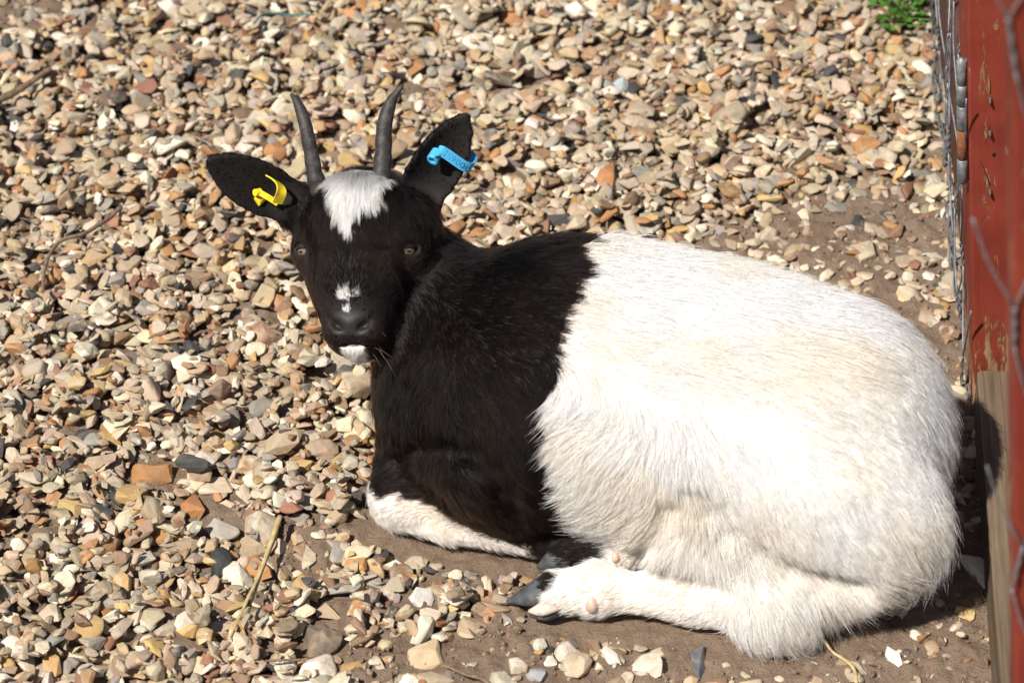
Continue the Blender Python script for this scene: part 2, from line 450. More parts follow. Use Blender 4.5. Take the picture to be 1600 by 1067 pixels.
hide = N('goat_hide')
ca = hide.attr('coat'); sk = hide.attr('wet_nose')
hide.l(ca.outputs['Color'], hide.b.inputs['Base Color'])
hide.l(hide.ramp(sk.outputs['Fac'], [(0, (.75,) * 3), (1, (.34,) * 3)]), hide.b.inputs['Roughness'])
hide.b.inputs['Specular IOR Level'].default_value = .35
hide.l(hide.bump(hide.noise(900, 2, .5, hide.obj()), .35, .0006), hide.b.inputs['Normal'])

goat = tag(empty('goat', (0.15, -0.12, 0)), 'black and white young goat lying on the ground with its head turned to the viewer', 'goat')
GL = np.array(goat.location)
def on_goat(o, parent=None):
    o.parent = parent or goat
    if parent is None or parent is goat: o.location = tuple(-GL)
    return o
body = big_mesh('body', BV, BF, hide.m); on_goat(body)
me = body.data
at = me.attributes.new('coat', 'FLOAT_COLOR', 'POINT'); at.data.foreach_set('color', np.concatenate([BCOL, np.ones((len(BV), 1))], 1).astype(np.float32).ravel())
at = me.attributes.new('wet_nose', 'FLOAT', 'POINT'); at.data.foreach_set('value', skin_nose.astype(np.float32))

# ------------------------------------------------------------------ hair
def hair_material(name, rough, radial, ior=1.55):
    m = bpy.data.materials.new(name); m.use_nodes = True; t = m.node_tree; t.nodes.clear()
    out = t.nodes.new('ShaderNodeOutputMaterial'); h = t.nodes.new('ShaderNodeBsdfHairPrincipled'); h.model = 'CHIANG'; h.parametrization = 'COLOR'
    a = t.nodes.new('ShaderNodeAttribute'); a.attribute_name = 'coat'
    t.links.new(a.outputs['Color'], h.inputs['Color']); t.links.new(h.outputs[0], out.inputs[0])
    h.inputs['Roughness'].default_value = rough; h.inputs['Radial Roughness'].default_value = radial; h.inputs['IOR'].default_value = ior
    h.inputs['Random Roughness'].default_value = .15
    return m
def soft_hair_material(name, rough=.55, spec=.25):
    m = N(name); a = m.attr('coat'); m.l(a.outputs['Color'], m.b.inputs['Base Color'])
    t = m.t; df = m.n('ShaderNodeBsdfDiffuse'); tl = m.n('ShaderNodeBsdfTranslucent'); mx = m.n('ShaderNodeMixShader'); mx.inputs[0].default_value = .48
    m.l(a.outputs['Color'], df.inputs[0]); m.l(a.outputs['Color'], tl.inputs[0]); m.l(df.outputs[0], mx.inputs[1]); m.l(tl.outputs[0], mx.inputs[2])
    gl = m.n('ShaderNodeBsdfHair'); gl.component = 'Reflection'; gl.inputs['RoughnessU'].default_value = .25; gl.inputs['RoughnessV'].default_value = .6
    m2 = m.n('ShaderNodeMixShader'); m2.inputs[0].default_value = spec; m.l(mx.outputs[0], m2.inputs[1]); m.l(gl.outputs[0], m2.inputs[2])
    m.l(m2.outputs[0], t.nodes['Material Output'].inputs[0]); t.nodes.remove(m.b)
    return m.m
TRI = np.vstack([BF[:, [0, 1, 2]], BF[:, [0, 2, 3]]])
TA = .5 * np.linalg.norm(np.cross(BV[TRI[:, 1]] - BV[TRI[:, 0]], BV[TRI[:, 2]] - BV[TRI[:, 0]]), axis=1)
TC = BV[TRI].mean(1); TN = unit(np.cross(BV[TRI[:, 1]] - BV[TRI[:, 0]], BV[TRI[:, 2]] - BV[TRI[:, 0]]))
_h, _head, _ear, *_ = regions(TC)
wgt = np.where(_head, 2.3, np.where(_ear, 2.2, 1.0))
wgt *= np.where((TN[:, 2] < -.4) & (TC[:, 2] < .06), .15, 1.0) * np.where(TN[:, 1] > .35, .55, 1.0)
pick = rng.choice(len(TRI), HAIRS, p=TA * wgt / (TA * wgt).sum())
r1 = np.sqrt(rng.random(HAIRS)); r2 = rng.random(HAIRS)
bc = np.stack([1 - r1, r1 * (1 - r2), r1 * r2], 1)
HP = (BV[TRI[pick]] * bc[:, :, None]).sum(1); HN = unit((BN[TRI[pick]] * bc[:, :, None]).sum(1))

def flow_and_length(P, Nn):
    h, head, isear, eu, es, en = regions(P); a, f, n = h.T
    w, blaze = coat_white(P)
    dxb = P[:, 0] - xborder(P)
    top = sstep(.21, .265, P[:, 2])
    sx = np.interp(dxb, [-.10, -.02, .0, .05, .11, .22], [.9, .55, -.9, -.75, .15, .9]) * (1 - top) + .8 * top
    D = np.stack([sx, -.25 * np.ones(len(P)), -.55 - .25 * sstep(.2, .05, P[:, 2]) + .45 * top], 1)
    rumpw = sstep(.33, .42, P[:, 0])[:, None]
    D = D * (1 - rumpw) + np.array((.35, -.15, -.9)) * rumpw
    L = .024 + .004 * vnoise(P, 25, 21)
    L = np.where(w < .5, .015, L)
    L = L + .003 * rumpw[:, 0] * (w > .5)
    # longer feather along the back of the thigh
    fe = np.exp(-(seg_near(P, at_z(1170, 860, .08), at_z(1285, 960, .04)) / .03) ** 2)
    D = D * (1 - fe[:, None]) + np.array((.35, -.35, -.9)) * fe[:, None]; L = L + .014 * fe
    # neck: back and down from the head
    nk = sstep(-.02, -.09, P[:, 0])[:, None] * (w < .5)[:, None]
    D = D * (1 - nk) + np.array((.45, -.25, -.7)) * nk
    # legs
    def leg(seg, rad, vec, length):
        nonlocal D, L
        k = sstep(rad * 1.25, rad * .8, seg_near(P, *seg))
        D = D * (1 - k[:, None]) + np.asarray(vec) * k[:, None]; L = L * (1 - k) + length * k
    leg((FOREARM[0], FOREARM[1]), .045, (-.8, -.1, -.35), .010)
    leg(FORE, .030, (.9, -.1, -.25), .009)
    leg((HIND[0] * .72 + HIND[1] * .28, HIND[1]), .034, (-.9, .05, -.2), .009)
    leg(FARFOOT, .03, (-.9, 0, -.2), .010)
    # head
    upf = sstep(.062, .085, f)[:, None]
    hdv = (Fv * .85 + Av * (a * 9)[:, None] + Nv * .1) * (1 - upf) + (-Fv * .8 + Av * (a * 12)[:, None]) * upf
    hl = np.interp(f, [-.03, .0, .05, .09, .13, .155, .175, .19], [.016, .013, .009, .0075, .0050, .0028, .0055, .013])
    hl = np.where(blaze > .5, np.interp(f, [-.03, 0, .04, .06], [.016, .019, .017, .012]), hl)
    chinl = (f > .169) & (np.abs(a) < .014)
    hl = np.where(chinl, .0062 + .005 * np.exp(-(a / .005) ** 2), hl)
    eye = np.minimum(np.linalg.norm(h - np.array((.0525, .0735, -.025)), axis=1), np.linalg.norm(h - np.array((-.0525, .0735, -.025)), axis=1))
    hl = hl * sstep(.006, .020, eye) + .001
    hdv = np.where(chinl[:, None], Fv[None] * .9 - Nv[None] * .2, hdv)
    D = np.where(head[:, None], hdv, D); L = np.where(head, hl, L)
    for i, (root, U, Vv, Nn_, Le, wid, cup) in enumerate(EARS):
        m = isear & (es == i)
        side = (P - root) @ Vv
        D = np.where(m[:, None], U * .8 + Vv * np.sign(side)[:, None] * .35, D)
    L = np.where(isear, np.where(en > .001, .0042, .0055), L)
    return D, L, w, blaze, head, isear
D, HL, HW, HB, HHEAD, HEAR = flow_and_length(HP, HN)
BARE = [on_surface(924, 944), on_surface(962, 871)]     # dewclaw and teat
keep = ~((headco(HP)[:, 1] > .139) & (headco(HP)[:, 1] < .162) & (np.abs(headco(HP)[:, 0]) < .0165) & (headco(HP)[:, 2] > -.026) & HHEAD & (HW < .5))
for bare, br in zip(BARE, (.0085, .0055)): keep &= np.linalg.norm(HP - bare, axis=1) > br
HP, HN, D, HL, HW, HB, HHEAD, HEAR = [x[keep] for x in (HP, HN, D, HL, HW, HB, HHEAD, HEAR)]
n_h = len(HP)
body_w = (~HHEAD & ~HEAR)[:, None]
# wandering of the lie of the hair, from broad swirls to single strands
amp = np.where(body_w, 1.0, .45)
D = unit(D)
for sc_, am, sd_ in ((11, .38, 30), (38, .34, 40), (120, .22, 50)):
    D = D + amp * am * np.stack([vnoise(HP, sc_, sd_ + k) for k in range(3)], 1)
D = D + .16 * rng.normal(size=(n_h, 3)) * amp
D = unit(D - HN * (D * HN).sum(1)[:, None])
HL = HL * rng.uniform(.65, 1.15, n_h)
guard = (rng.random(n_h) < .10) & body_w[:, 0]
HL = HL * np.where(guard, rng.uniform(1.2, 1.6, n_h), 1.0)
lift = np.where(HHEAD | HEAR, .30, .35) + .10 * rng.normal(size=n_h) + np.where(HW > .5, .06, 0) + np.where(guard, .16, 0)
# tufts: every strand leans towards the tip of the nearest leader strand
from mathutils.kdtree import KDTree
def tuft(spacing, HPp):
    cellk = np.floor(HPp / spacing).astype(np.int64); key = (cellk[:, 0] * 73856093) ^ (cellk[:, 1] * 19349663) ^ (cellk[:, 2] * 83492791)
    _, first = np.unique(key, return_index=True)
    kd = KDTree(len(first))
    for i, g in enumerate(first): kd.insert(HPp[g], i)
    kd.balance()
    return first[np.array([kd.find(p)[1] for p in HPp])]
lead = tuft(.0085, HP); wisp = tuft(.0028, HP)
S = 6; T = np.linspace(0, 1, S)
PTS = np.zeros((n_h, S, 3))
PTS[:, 0] = HP - HN * .0006
cur = PTS[:, 0].copy()
for k in range(1, S):
    t = T[k]
    d = unit(D * (.75 + .45 * t) + HN * (lift * (1.25 - 1.15 * t))[:, None] + np.array((0, 0, -.16 * t)) * np.where(body_w, 1, .2))
    cur = cur + d * (HL / (S - 1))[:, None]; PTS[:, k] = cur
clump = np.where(HHEAD | HEAR, .22, .50) * rng.uniform(.5, 1.1, n_h) * np.where(guard, .35, 1)
rel = PTS - PTS[:, :1]
for k in range(1, S):
    PTS[:, k] = PTS[:, k] + (PTS[lead, k] - PTS[:, k]) * (clump * T[k] ** 1.5 * (np.linalg.norm(PTS[lead, 0] - PTS[:, 0], axis=1) < .02))[:, None]
PT2 = PTS.copy(); wk = np.where(HHEAD | HEAR, .45, .40) * np.where(guard, .3, 1) * (np.linalg.norm(PTS[wisp, 0] - PTS[:, 0], axis=1) < .008)
for k in range(1, S): PTS[:, k] = PTS[:, k] + (PT2[wisp, k] + (PTS[:, 0] - PTS[wisp, 0]) * .15 - PTS[:, k]) * (wk * T[k] ** 1.1)[:, None]
PTS[:, :, 2] = np.maximum(PTS[:, :, 2], .002)
CC = coat_colour(HP, HW, HB) * np.where(HW > .5, rng.uniform(.93, 1.03, n_h), rng.uniform(.7, 1.2, n_h) + 3 * (rng.random(n_h) < .05))[:, None] * (1 + .16 * rng.normal(size=n_h)[wisp] * np.where(HW > .5, .30, 1.8)).clip(.5, 1.8)[:, None]
thick = np.where(HHEAD | HEAR, .00012, .00019) * rng.uniform(.7, 1.2, n_h)
def add_hair(name, sel, mat):
    P = PTS[sel]; m = len(P)
    hc = bpy.data.hair_curves.new(name); hc.add_curves([S] * m)
    hc.attributes['position'].data.foreach_set('vector', P.astype(np.float32).ravel())
    rad = hc.attributes.get('radius') or hc.attributes.new('radius', 'FLOAT', 'POINT')
    rad.data.foreach_set('value', (thick[sel][:, None] * np.array((1, .95, .85, .7, .45, .12))[None]).astype(np.float32).ravel())
    ca = hc.attributes.new('coat', 'FLOAT_COLOR', 'CURVE')
    ca.data.foreach_set('color', np.concatenate([np.clip(CC[sel], 0, .97), np.ones((m, 1))], 1).astype(np.float32).ravel())
    hc.materials.append(mat)
    o = bpy.data.objects.new(name, hc); C.objects.link(o); o.parent = body
    return o
add_hair('white_coat', HW > .5, soft_hair_material('white_hair', .6, .07) if SOFT else hair_material('white_hair', .35, .5))
add_hair('black_coat', HW <= .5, hair_material('black_hair', .42, .55, 1.22))
# ------------------------------------------------------------------ horns, eyes, hooves, ear tags
def join_geo(*parts):
    V = []; F = []
    for v, f in parts:
        o = len(V); V += list(v); F += [tuple(i + o for i in q) for q in f]
    return V, F
def ball(c, r, M=None, nu=16, nv=10):
    M = np.eye(3) if M is None else M; r = np.broadcast_to(r, 3); V = []; F = []
    V.append(c + M @ (r * (0, 0, 1)))
    for i in range(1, nv):
        t = math.pi * i / nv
        for k in range(nu):
            p = 2 * math.pi * k / nu; V.append(c + M @ (r * np.array((math.sin(t) * math.cos(p), math.sin(t) * math.sin(p), math.cos(t)))))
    V.append(c + M @ (r * (0, 0, -1)))
    for k in range(nu): F.append((0, 1 + k, 1 + (k + 1) % nu))
    for i in range(nv - 2):
        for k in range(nu): F.append((1 + i * nu + k, 1 + (i + 1) * nu + k, 1 + (i + 1) * nu + (k + 1) % nu, 1 + i * nu + (k + 1) % nu))
    b = 1 + (nv - 2) * nu
    for k in range(nu): F.append((b + k, len(V) - 1, b + (k + 1) % nu))
    return V, F
horn = N('horn_keratin')
hn = horn.noise(110, 6, .7, horn.obj()); hf = horn.noise(420, 3, .6, horn.obj())
horn.l(horn.ramp(hn, [(.32, (.020, .018, .017)), (.52, (.036, .031, .029)), (.76, (.10, .085, .073))]), horn.b.inputs['Base Color'])
horn.b.inputs['Roughness'].default_value = .52; horn.b.inputs['Specular IOR Level'].default_value = .35
horn.l(horn.bump(horn.math('ADD', hf, hn), .5, .0012), horn.b.inputs['Normal'])
def make_horn(px, depths, r0):
    P = catmull([at_y(u, v, y) for (u, v), y in zip(px, depths)], 10); t = np.linspace(0, 1, len(P))
    rad = r0 * (1 - .42 * t ** 1.1 - .36 * sstep(.6, 1, t) ** 1.6)
    rad = rad * (1 + .06 * np.sin(t * 60 + 2 * np.sin(t * 9)) * sstep(.75, .3, t) + .09 * np.exp(-((t - .22) / .03) ** 2))
    rad[-1] = .0016
    V, F = tube(P, rad, 16, flat=.86, up=(0, 1, 0))
    o = mesh_obj('horn', V, F, horn.m); on_goat(o); return o
make_horn([(503, 318), (494, 282), (486, 240), (477, 195), (466, 164), (455, 147)], [-.012, -.002, .012, .028, .042, .052], .0088)
make_horn([(593, 312), (596, 276), (599, 238), (601, 196), (611, 160), (629, 133)], [-.012, -.002, .012, .028, .042, .052], .0101)

eyem = N('eyeball'); tc = eyem.attr('eye'); 
eyem.l(eyem.ramp(tc.outputs['Fac'], [(0, (.004, .004, .004)), (.30, (.006, .005, .004)), (.40, (.19, .15, .10)), (.8, (.15, .115, .07)), (1, (.03, .02, .015))]), eyem.b.inputs['Base Color'])
eyem.b.inputs['Roughness'].default_value = .12
for s in (-1, 1):
    c = hd(s * .0475, .0735, -.0300); V, F = ball(c, .0115, HM, 24, 16)
    o = mesh_obj('eye', V, F, eyem.m); on_goat(o)
    d = (np.array(V) - c) @ HM / .0115
    g = unit(np.array((s * .62, .25, .74))); e1 = unit(np.cross((0, 1, 0), g)); e2 = np.cross(g, e1)
    val = np.hypot(d @ e1 * .75, d @ e2 * 1.7) / .62; val = np.where(d @ g < 0, 1.2, val)
    a_ = o.data.attributes.new('eye', 'FLOAT', 'POINT'); a_.data.foreach_set('value', np.clip(val, 0, 1).astype(np.float32))
    # heavy lids over the upper and lower third
    lid = N('eyelid') if s < 0 else lid
    lid.b.inputs['Base Color'].default_value = (.016, .011, .009, 1); lid.b.inputs['Roughness'].default_value = .5
    for nm, f0, f1 in (('upper_eyelid', -1.35, -.05), ('lower_eyelid', .42, 1.25)):
        Vl = []; Fl = []
        for i in range(7):
            ph = f0 + (f1 - f0) * i / 6
            for k in range(13):
                th = -1.35 + 2.7 * k / 12
                dirv = np.array((math.sin(th + s * .70) * math.cos(ph), math.sin(ph) * 1.0, math.cos(th + s * .70) * math.cos(ph)))
                rr = .0121 + .0006 * math.sin(math.pi * min(1, i / 6 + .3 if nm[0] == 'l' else 1 - i / 6 + .3))
                edge = math.cos(th) ** .5 if abs(th) < 1.5 else 0
                dirv = np.array((dirv[0], dirv[1] * (.35 + .65 * edge) + (1 - edge) * .05, dirv[2]))
                Vl.append(c + HM @ (dirv * rr))
        for i in range(6):
            for k in range(12): Fl.append((i * 13 + k, i * 13 + k + 1, (i + 1) * 13 + k + 1, (i + 1) * 13 + k))
        lo = mesh_obj(nm, Vl, Fl, lid.m, o); so_ = lo.modifiers.new('thick', 'SOLIDIFY'); so_.thickness = .0008

hoofm = N('hoof_horn'); hz = hoofm.noise(90, 5, .65, hoofm.obj())
hoofm.l(hoofm.ramp(hz, [(.3, (.030, .031, .034)), (.55, (.075, .077, .082)), (.8, (.17, .16, .15))]), hoofm.b.inputs['Base Color'])
hoofm.b.inputs['Roughness'].default_value = .55; hoofm.l(hoofm.bump(hz, .6, .001), hoofm.b.inputs['Normal'])
solem = N('hoof_sole'); hz = solem.noise(120, 5, .65, solem.obj())
solem.l(solem.ramp(hz, [(.3, (.30, .25, .20)), (.5, (.62, .50, .40)), (.75, (.74, .62, .50))]), solem.b.inputs['Base Color']); solem.b.inputs['Roughness'].default_value = .7
pinkm = N('bare_skin'); hz = pinkm.noise(200, 4, .65, pinkm.obj())
pinkm.l(pinkm.ramp(hz, [(.3, (.50, .31, .22)), (.55, (.62, .44, .34)), (.75, (.66, .54, .44))]), pinkm.b.inputs['Base Color']); pinkm.b.inputs['Roughness'].default_value = .55
pinkm.l(pinkm.bump(hz, .5, .0012), pinkm.b.inputs['Normal'])
def claw(px, zs, rad, flat, mat, name, parent=None, up=(0, 0, 1)):
    P = catmull([at_z(u, v, z) for (u, v), z in zip(px, zs)], 6); r = np.interp(np.linspace(0, 1, len(P)), np.linspace(0, 1, len(rad)), rad)
    V, F = tube(P, r, 16, flat=flat, up=up); o = mesh_obj(name, V, F, mat.m)
    on_goat(o) if parent is None else None
    if parent is not None: o.parent = parent
    return o
hf_ = claw([(880, 912), (858, 918), (828, 930), (792, 939)], [.030, .029, .022, .012], [.0175, .0175, .0125, .0020], .8, hoofm, 'hoof')
claw([(886, 938), (868, 946), (850, 955), (828, 960)], [.016, .015, .013, .009], [.0125, .0135, .011, .003], .75, hoofm, 'hoof')
claw([(880, 936), (866, 943), (846, 951), (826, 954)], [.0225, .023, .021, .015], [.008, .0095, .0085, .0015], .62, solem, 'hoof_sole', hf_)
claw([(900, 864), (884, 868), (862, 876), (840, 886)], [.022, .022, .017, .008], [.0155, .0160, .0125, .0022], .75, hoofm, 'hoof')
V, F = ball(BARE[0] + unit(ray(924, 944)) * .0055, (.0065, .0085, .0095), rotz(.3)); on_goat(mesh_obj('dewclaw', V, F, pinkm.m))
V, F = ball(BARE[1] + unit(ray(962, 871)) * .003, (.0045, .0050, .0060)); on_goat(mesh_obj('teat', V, F, pinkm.m))

def strip(pts, wdir, width, thick):
    """a bent band: a path, a width direction per point or one for all, a thickness"""
    P = np.asarray(pts, float); W_ = unit(np.broadcast_to(wdir, P.shape)); T_ = unit(np.gradient(P, axis=0)); W_ = unit(W_ - T_ * (W_ * T_).sum(1)[:, None]); B_ = np.cross(T_, W_)
    V = []; F = []; m = len(P)
    for i in range(m):
        for a, b in ((-1, -1), (1, -1), (1, 1), (-1, 1)): V.append(P[i] + W_[i] * a * width / 2 + B_[i] * b * thick / 2)
    for i in range(m - 1):
        for k in range(4): F.append((i * 4 + k, i * 4 + (k + 1) % 4, (i + 1) * 4 + (k + 1) % 4, (i + 1) * 4 + k))
    F += [(3, 2, 1, 0), tuple((m - 1) * 4 + k for k in range(4))]
    return V, F
def ear_pt(i, u, v, off):
    root, U, Vv, Nn, L, wid, cup = EARS[i]; return root + U * u * L + Vv * v * wid + Nn * (cup * v * v * (1 - .35 * u) + off)
def soft_plastic(name, col):
    m = N(name); m.b.inputs['Base Color'].default_value = (*col, 1); m.b.inputs['Roughness'].default_value = .38; m.b.inputs['Specular IOR Level'].default_value = .45
    m.b.inputs['Subsurface Weight'].default_value = .15; m.b.inputs['Subsurface Radius'].default_value = (.004, .004, .004); m.b.inputs['Subsurface Scale'].default_value = .3
    return m
ym = soft_plastic('yellow_plastic', (.86, .66, .035)); bm_ = soft_plastic('blue_plastic', (.075, .42, .72))
def disc_tube(c, axis, r, h, n=20, hole=0.0):
    axis = unit(axis); a1 = unit(np.cross(axis, (.3, .2, 1))); a2 = np.cross(axis, a1); V = []; F = []
    prof = [(r, 0), (r, h * .9), (r * .92, h)] + ([(hole, h), (hole, h * .2), (0.0001, h * .2)] if hole else [(0.0001, h)])
    for rr, hh in prof:
        for k in range(n):
            p = 2 * math.pi * k / n; V.append(c + axis * hh + rr * (math.cos(p) * a1 + math.sin(p) * a2))
    for i in range(len(prof) - 1):
        for k in range(n): F.append((i * n + k, i * n + (k + 1) % n, (i + 1) * n + (k + 1) % n, (i + 1) * n + k))
    F.append(tuple(range(n - 1, -1, -1))); return V, F
# yellow tag folded over the upper edge of the ear on the left
yE = EARS[0]; toC = unit(CAM - yE[0])
y0 = float(ear_l_root[1]) * .5 - .012
A = lambda u, v, dy: at_y(u, v, y0 + dy)
p1 = strip([A(404, 300, -.006), (A(418, 308, -.008)), A(434, 318, -.008)], np.cross(toC, unit(A(434, 318, 0) - A(404, 300, 0))) , .0058, .0016)
arc = catmull([A(433, 318, -.008), A(439, 303, -.013), A(438, 291, -.010), A(431, 283, -.003), A(421, 277, .007)], 6)
p2 = strip(arc, yE[1] * 1.0 + toC * .25, .0105, .0013)
p3 = disc_tube(A(409, 309, .001), unit(np.array((-.55, -.75, -.1))), .0048, .008)
p4 = disc_tube(A(407, 300, -.003), unit(np.array((-.80, -.55, .2))), .0038, .007)
ty = mesh_obj('ear_tag', *join_geo(p1, p2, p3, p4), ym.m, None, smooth=False); on_goat(ty); ty['label'] = 'yellow plastic ear tag'
# blue strip tag looped round the outer edge of the other ear
x0 = float(ear_r_root[1]); B = lambda u, v, dy: at_y(u, v, x0 + dy)
toC2 = unit(CAM - ear_r_root)
path = catmull([B(680, 241, -.014), B(688, 236, -.016), B(698, 241, -.016), B(712, 251, -.016), B(726, 260, -.015), B(736, 262, -.010), B(740, 256, .000), B(738, 247, .010), B(730, 240, .016)], 7)
dirv = unit(B(726, 260, 0) - B(698, 241, 0)); wd = np.cross(dirv, toC2)
wds = np.array([unit(wd)] * len(path))
s1 = strip(path, wds, .0105, .0012)
s2 = disc_tube(B(684, 238, -.006), unit(np.array((-.45, -.85, -.25))), .0062, .012, hole=.0036)
tb = mesh_obj('ear_tag', *join_geo(s1, s2), bm_.m, None, smooth=False); on_goat(tb); tb['label'] = 'blue plastic strip ear tag with engraved number'
ink = plain('tag_engraving', (.04, .22, .40), .6)
fc = bpy.data.curves.new('number', 'FONT'); fc.body = '000655'; fc.size = .0092; fc.align_x = 'CENTER'; fc.align_y = 'CENTER'; fc.extrude = .0002; fc.space_character = 1.15
tmp = bpy.data.objects.new('number', fc); C.objects.link(tmp)
bpy.context.view_layer.update()
me_ = bpy.data.meshes.new_from_object(tmp.evaluated_get(bpy.context.evaluated_depsgraph_get())); bpy.data.objects.remove(tmp)
num = bpy.data.objects.new('number', me_); C.objects.link(num); me_.materials.clear(); me_.materials.append(ink.m)
ex = -dirv; ez = unit(toC2 - ex * (toC2 @ ex)); ey = np.cross(ez, ex)
cen = (B(698, 241, -.016) + B(726, 260, -.015)) / 2 + ez * .0010
num.matrix_world = Matrix(((ex[0], ey[0], ez[0], cen[0]), (ex[1], ey[1], ez[1], cen[1]), (ex[2], ey[2], ez[2], cen[2]), (0, 0, 0, 1)))
num.parent = tb; num.matrix_parent_inverse = Matrix.Identity(4)
# whiskers and beard wisps
wh = plain('whisker', (.45, .40, .34), .5)
for k in range(12):
    s = random.choice((-1, 1)); st = hd(s * random.uniform(.012, .026), random.uniform(.148, .176), -.022 - random.uniform(0, .012))
    dv = unit(Av * s * random.uniform(.3, 1) + Fv * random.uniform(.1, .9) + Nv * random.uniform(-.2, .5)); ln = random.uniform(.014, .034)
    Vw, Fw = (tube([st, st + dv * ln * .5 + Fv * .001, st + dv * ln + Fv * .005], [.00009, .00006, .00002], 4))
    on_goat(mesh_obj('whisker', Vw, Fw, wh.m))
# ================================================================== ground, gravel, single stones
def soil_amount(XY):
    """0 = covered by gravel, 1 = bare trodden earth"""
    out = np.zeros(len(XY))
    for u, v, ru, rv, am in ((1330, 800, 340, 420, 1), (1390, 420, 250, 150, .84), (1180, 400, 230, 60, .8), (1180, 1010, 440, 130, 1), (960, 1000, 215, 100, .97), (1500, 1000, 200, 250, 1), (600, 828, 55, 26, .8), (470, 850, 50, 40, .9),
                         (930, 400, 120, 40, .75), (25, 15, 110, 55, .9), (585, 1040, 75, 30, .95), (250, 980, 45, 28, .9), (360, 900, 30, 18, .9), (700, 1040, 90, 40, .9), (1480, 260, 70, 60, .7)):
        c = at_z(u, v, 0)[:2]; d = np.hypot((XY[:, 0] - c[0]) * 1529 / ru, (XY[:, 1] - c[1]) * 1529 * .616 / rv)
        out = np.maximum(out, am * sstep(1.18, .72, d))
    P = np.concatenate([XY, np.zeros((len(XY), 1))], 1)
    return np.clip(out + vnoise(P, 14, 71) * .28 * (out > .02) + vnoise(P, 34, 72) * .15 * (out > .02), 0, 1)
X0, X1, Y0, Y1 = -1.5, 1.5, -1.05, 1.95
def axis(a, b, h): 
    inner = np.arange(a, b + h / 2, h); g = h * 1.6 ** np.arange(1, 22); g = np.cumsum(g); g = np.append(g[g < 55], 60.)
    return np.concatenate([(a - g)[::-1], inner, b + g])
gx, gy = axis(-.95, .95, .0055), axis(-.75, 1.2, .0055)
GX, GY = np.meshgrid(gx, gy, indexing='ij'); XY = np.stack([GX.ravel(), GY.ravel()], 1)
P3 = np.concatenate([XY, np.zeros((len(XY), 1))], 1)
near = (np.abs(XY[:, 0]) < 2.5) & (np.abs(XY[:, 1]) < 2.5)
soil = soil_amount(XY)
lowb = BV[BV[:, 2] < .05]
FR = .01; FN = 120; foot = np.zeros((FN, FN), bool)
fi = ((lowb[:, :2] - (-.6, -.7)) / FR).astype(int); foot[fi[:, 0], fi[:, 1]] = True
d_ = foot.copy()
for dx in (-1, 0, 1):
    for dy in (-1, 0, 1): d_ |= np.roll(np.roll(foot, dx, 0), dy, 1)
foot = d_
def under_goat(XY):
    i = np.floor((XY - (-.6, -.7)) / FR).astype(int); ok = ((i >= 0) & (i < FN)).all(1); i = np.clip(i, 0, FN - 1); return ok & foot[i[:, 0], i[:, 1]]
def soil_z(XY):
    P = np.concatenate([XY, np.zeros((len(XY), 1))], 1)
    z = vnoise(P, 9, 61) * .005 + vnoise(P, 28, 62) * .0032 + np.abs(vnoise(P, 70, 63)) * .0065 + np.maximum(vnoise(P, 130, 64), 0) * .0060
    return z - .006 - .008 * (1 - soil_amount(XY))
z = np.where(near, soil_z(XY), -.012)
z = np.where(under_goat(XY), np.minimum(z, -.004), z)
ni, nj = GX.shape; I = np.arange(ni * nj).reshape(ni, nj)
GF = np.stack([I[:-1, :-1], I[1:, :-1], I[1:, 1:], I[:-1, 1:]], -1).reshape(-1, 4)
em = N('bare_earth'); pos = em.pos()
e1 = em.noise(7, 6, .62, pos); e2 = em.noise(60, 6, .7, pos); e3 = em.noise(420, 4, .7, pos)
col = em.ramp(e1, [(.3, (.20, .138, .094)), (.5, (.265, .188, .132)), (.7, (.32, .237, .172))])
col = em.mix(.55, col, em.ramp(e2, [(.25, (.12, .083, .058)), (.5, (.25, .177, .125)), (.75, (.35, .265, .195))]))
col = em.mix(em.ramp(e3, [(.62, (0,) * 3), (.72, (.5,) * 3)]), col, (.42, .345, .26))
em.l(col, em.b.inputs['Base Color']); em.b.inputs['Roughness'].default_value = .95; em.b.inputs['Specular IOR Level'].default_value = .1
em.l(em.bump(e3, .75, .0035, em.bump(e2, .8, .010)), em.b.inputs['Normal'])
gr = big_mesh('ground', np.concatenate([XY, z[:, None]], 1), GF, em.m); tag(gr, 'brown trodden earth under the gravel and the goat', 'ground', None, 'structure')

